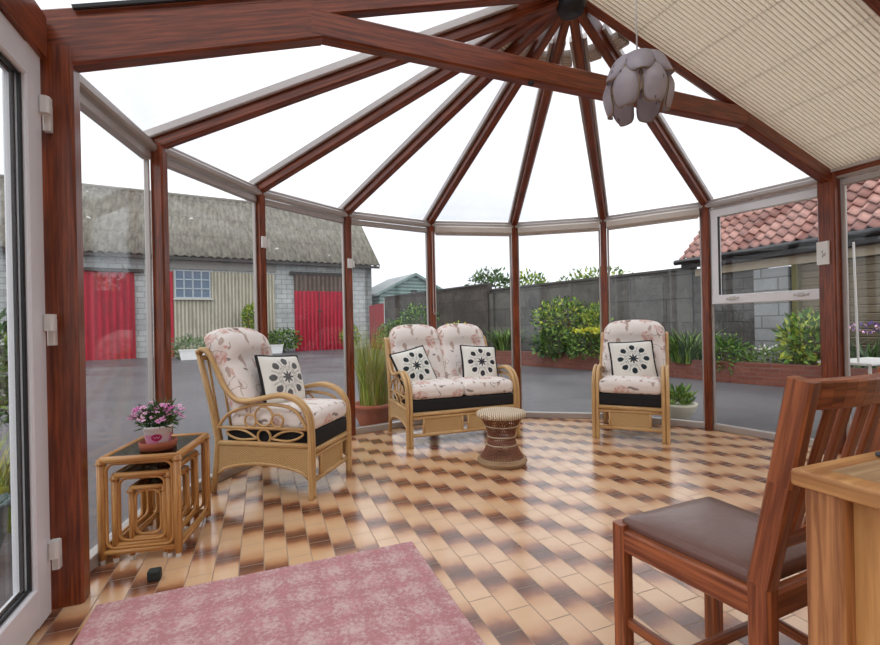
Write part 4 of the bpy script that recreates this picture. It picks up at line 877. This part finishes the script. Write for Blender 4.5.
# pots just outside the glass
gp = thing('grass_pot', 'terracotta pot of tall feathery grass outside the glass beside the sofa', 'plant', (-.80, 5.38, GZ)); m = MB()
m.lathe([(.17, 0), (.225, .12), (.235, .2), (.25, .21), (.25, .255), (.228, .255), (.215, .2), (.001, .2)], 28); m.build('pot', TERRA, gp); m = MB(); rng = random.Random(21); blades(m, (0, 0, .2), .16, 560, 1.02, .009, .36, rng, (0, 1, 2)); m.build('grass', [gYG, gST, gL], gp)
gp = thing('plant_bowl', 'shallow cream bowl with a green plant outside the glass behind the camera-facing armchair', 'plant', (2.72, 5.25, GZ)); m = MB(); m.lathe([(.10, 0), (.17, .1), (.2, .17), (.205, .2), (.18, .2), (.16, .15), (.001, .14)], 24); m.build('bowl', plain('cream_glaze', (214, 208, 188), .4), gp)
m = MB(); leaves(m, (0, 0, .24), (.16, .16, .12), 220, .1, .04, rng, .6, (0, 1), .4, .15); m.build('foliage', [gM, gL], gp)
# greenery outside the white door
plant('door_bush', 'bushy green shrub seen through the glass of the white door', 'bush', -3.6, 3.45, GZ, [('foliage', 'leaf', [gM, gL, gD], dict(c=(0, 0, .85), r=(.46, .5, .5), n=1100, l=.1, w=.05))], .8, 23)
plant('door_grass', 'yellowish grassy plant low behind the glass of the white door', 'plant', -2.75, 2.62, GZ, [('blades', 'blade', [gYG, gL, gST], dict(r=.25, n=260, h=.62, w=.012, lean=.5))], 0, 24)
gr = thing('garden_trough', 'teal glazed pot standing low outside the white door', 'planter', (-2.32, 2.14, GZ)); m = MB(); m.lathe([(.14, 0), (.19, .16), (.2, .3), (.215, .31), (.215, .34), (.19, .34), (.17, .28), (.001, .27)], 24); m.build('pot', plain('teal_glaze', (58, 96, 98), .25), gr); m = MB(); leaves(m, (0, 0, .38), (.18, .18, .14), 240, .08, .04, rng, .5, (0, 1), .4, .26); m.build('foliage', [gM, gYG], gr)
# trees beyond the wall
def tree(label, x, y, ztop, wd, mats, n, seed, ll=.22):
    zc = ztop*.72; return plant('garden_tree', label, 'tree', x, y, GZ, [('crown', 'leaf', mats, dict(c=(0, 0, zc), r=(wd/2, wd/2.5, ztop-zc), n=n, l=ll, w=ll*.5))], zc, seed, 'trees beyond the garden wall')
tree('loose dark green tree rising over the wall where it steps down', 2.4, 21.0, 3.75, 2.2, [gD, gM, gGG], 800, 31)
tree('low light green tree top over the wall right of the wall step', 3.9, 19.6, 3.35, 2.0, [gM, gYG, gL], 600, 32)
tree('low wide green tree top over the wall left of the camera-facing armchair post', 6.6, 19.0, 3.45, 3.6, [gYG, gM, gL], 1000, 33)
# thin white frame beyond the glass, past the big post
wf = thing('white_frame_table', 'thin white metal garden frame outside the glass past the big timber post', 'garden table', (3.66, 4.02, GZ), HOUSE_ROT)
m = MB(); m.bar((-.18, 0, .745), (.6, 0, .745), .4, .018, (0, 0, 1)); m.build('table_top', WHITEPL, wf)
for x in (-.15, .57):
    for y in (-.17, .17): m = MB(); m.bar((x, y, 0), (x, y, .73), .022, .022, (0, 1, 0)); m.build('leg', WHITEPL, wf)
m = MB(); m.bar((-.165, -.1, .76), (-.2, -.1, 1.78), .015, .015, (0, 1, 0)); m.build('leaning_rod', WHITEPL, wf)
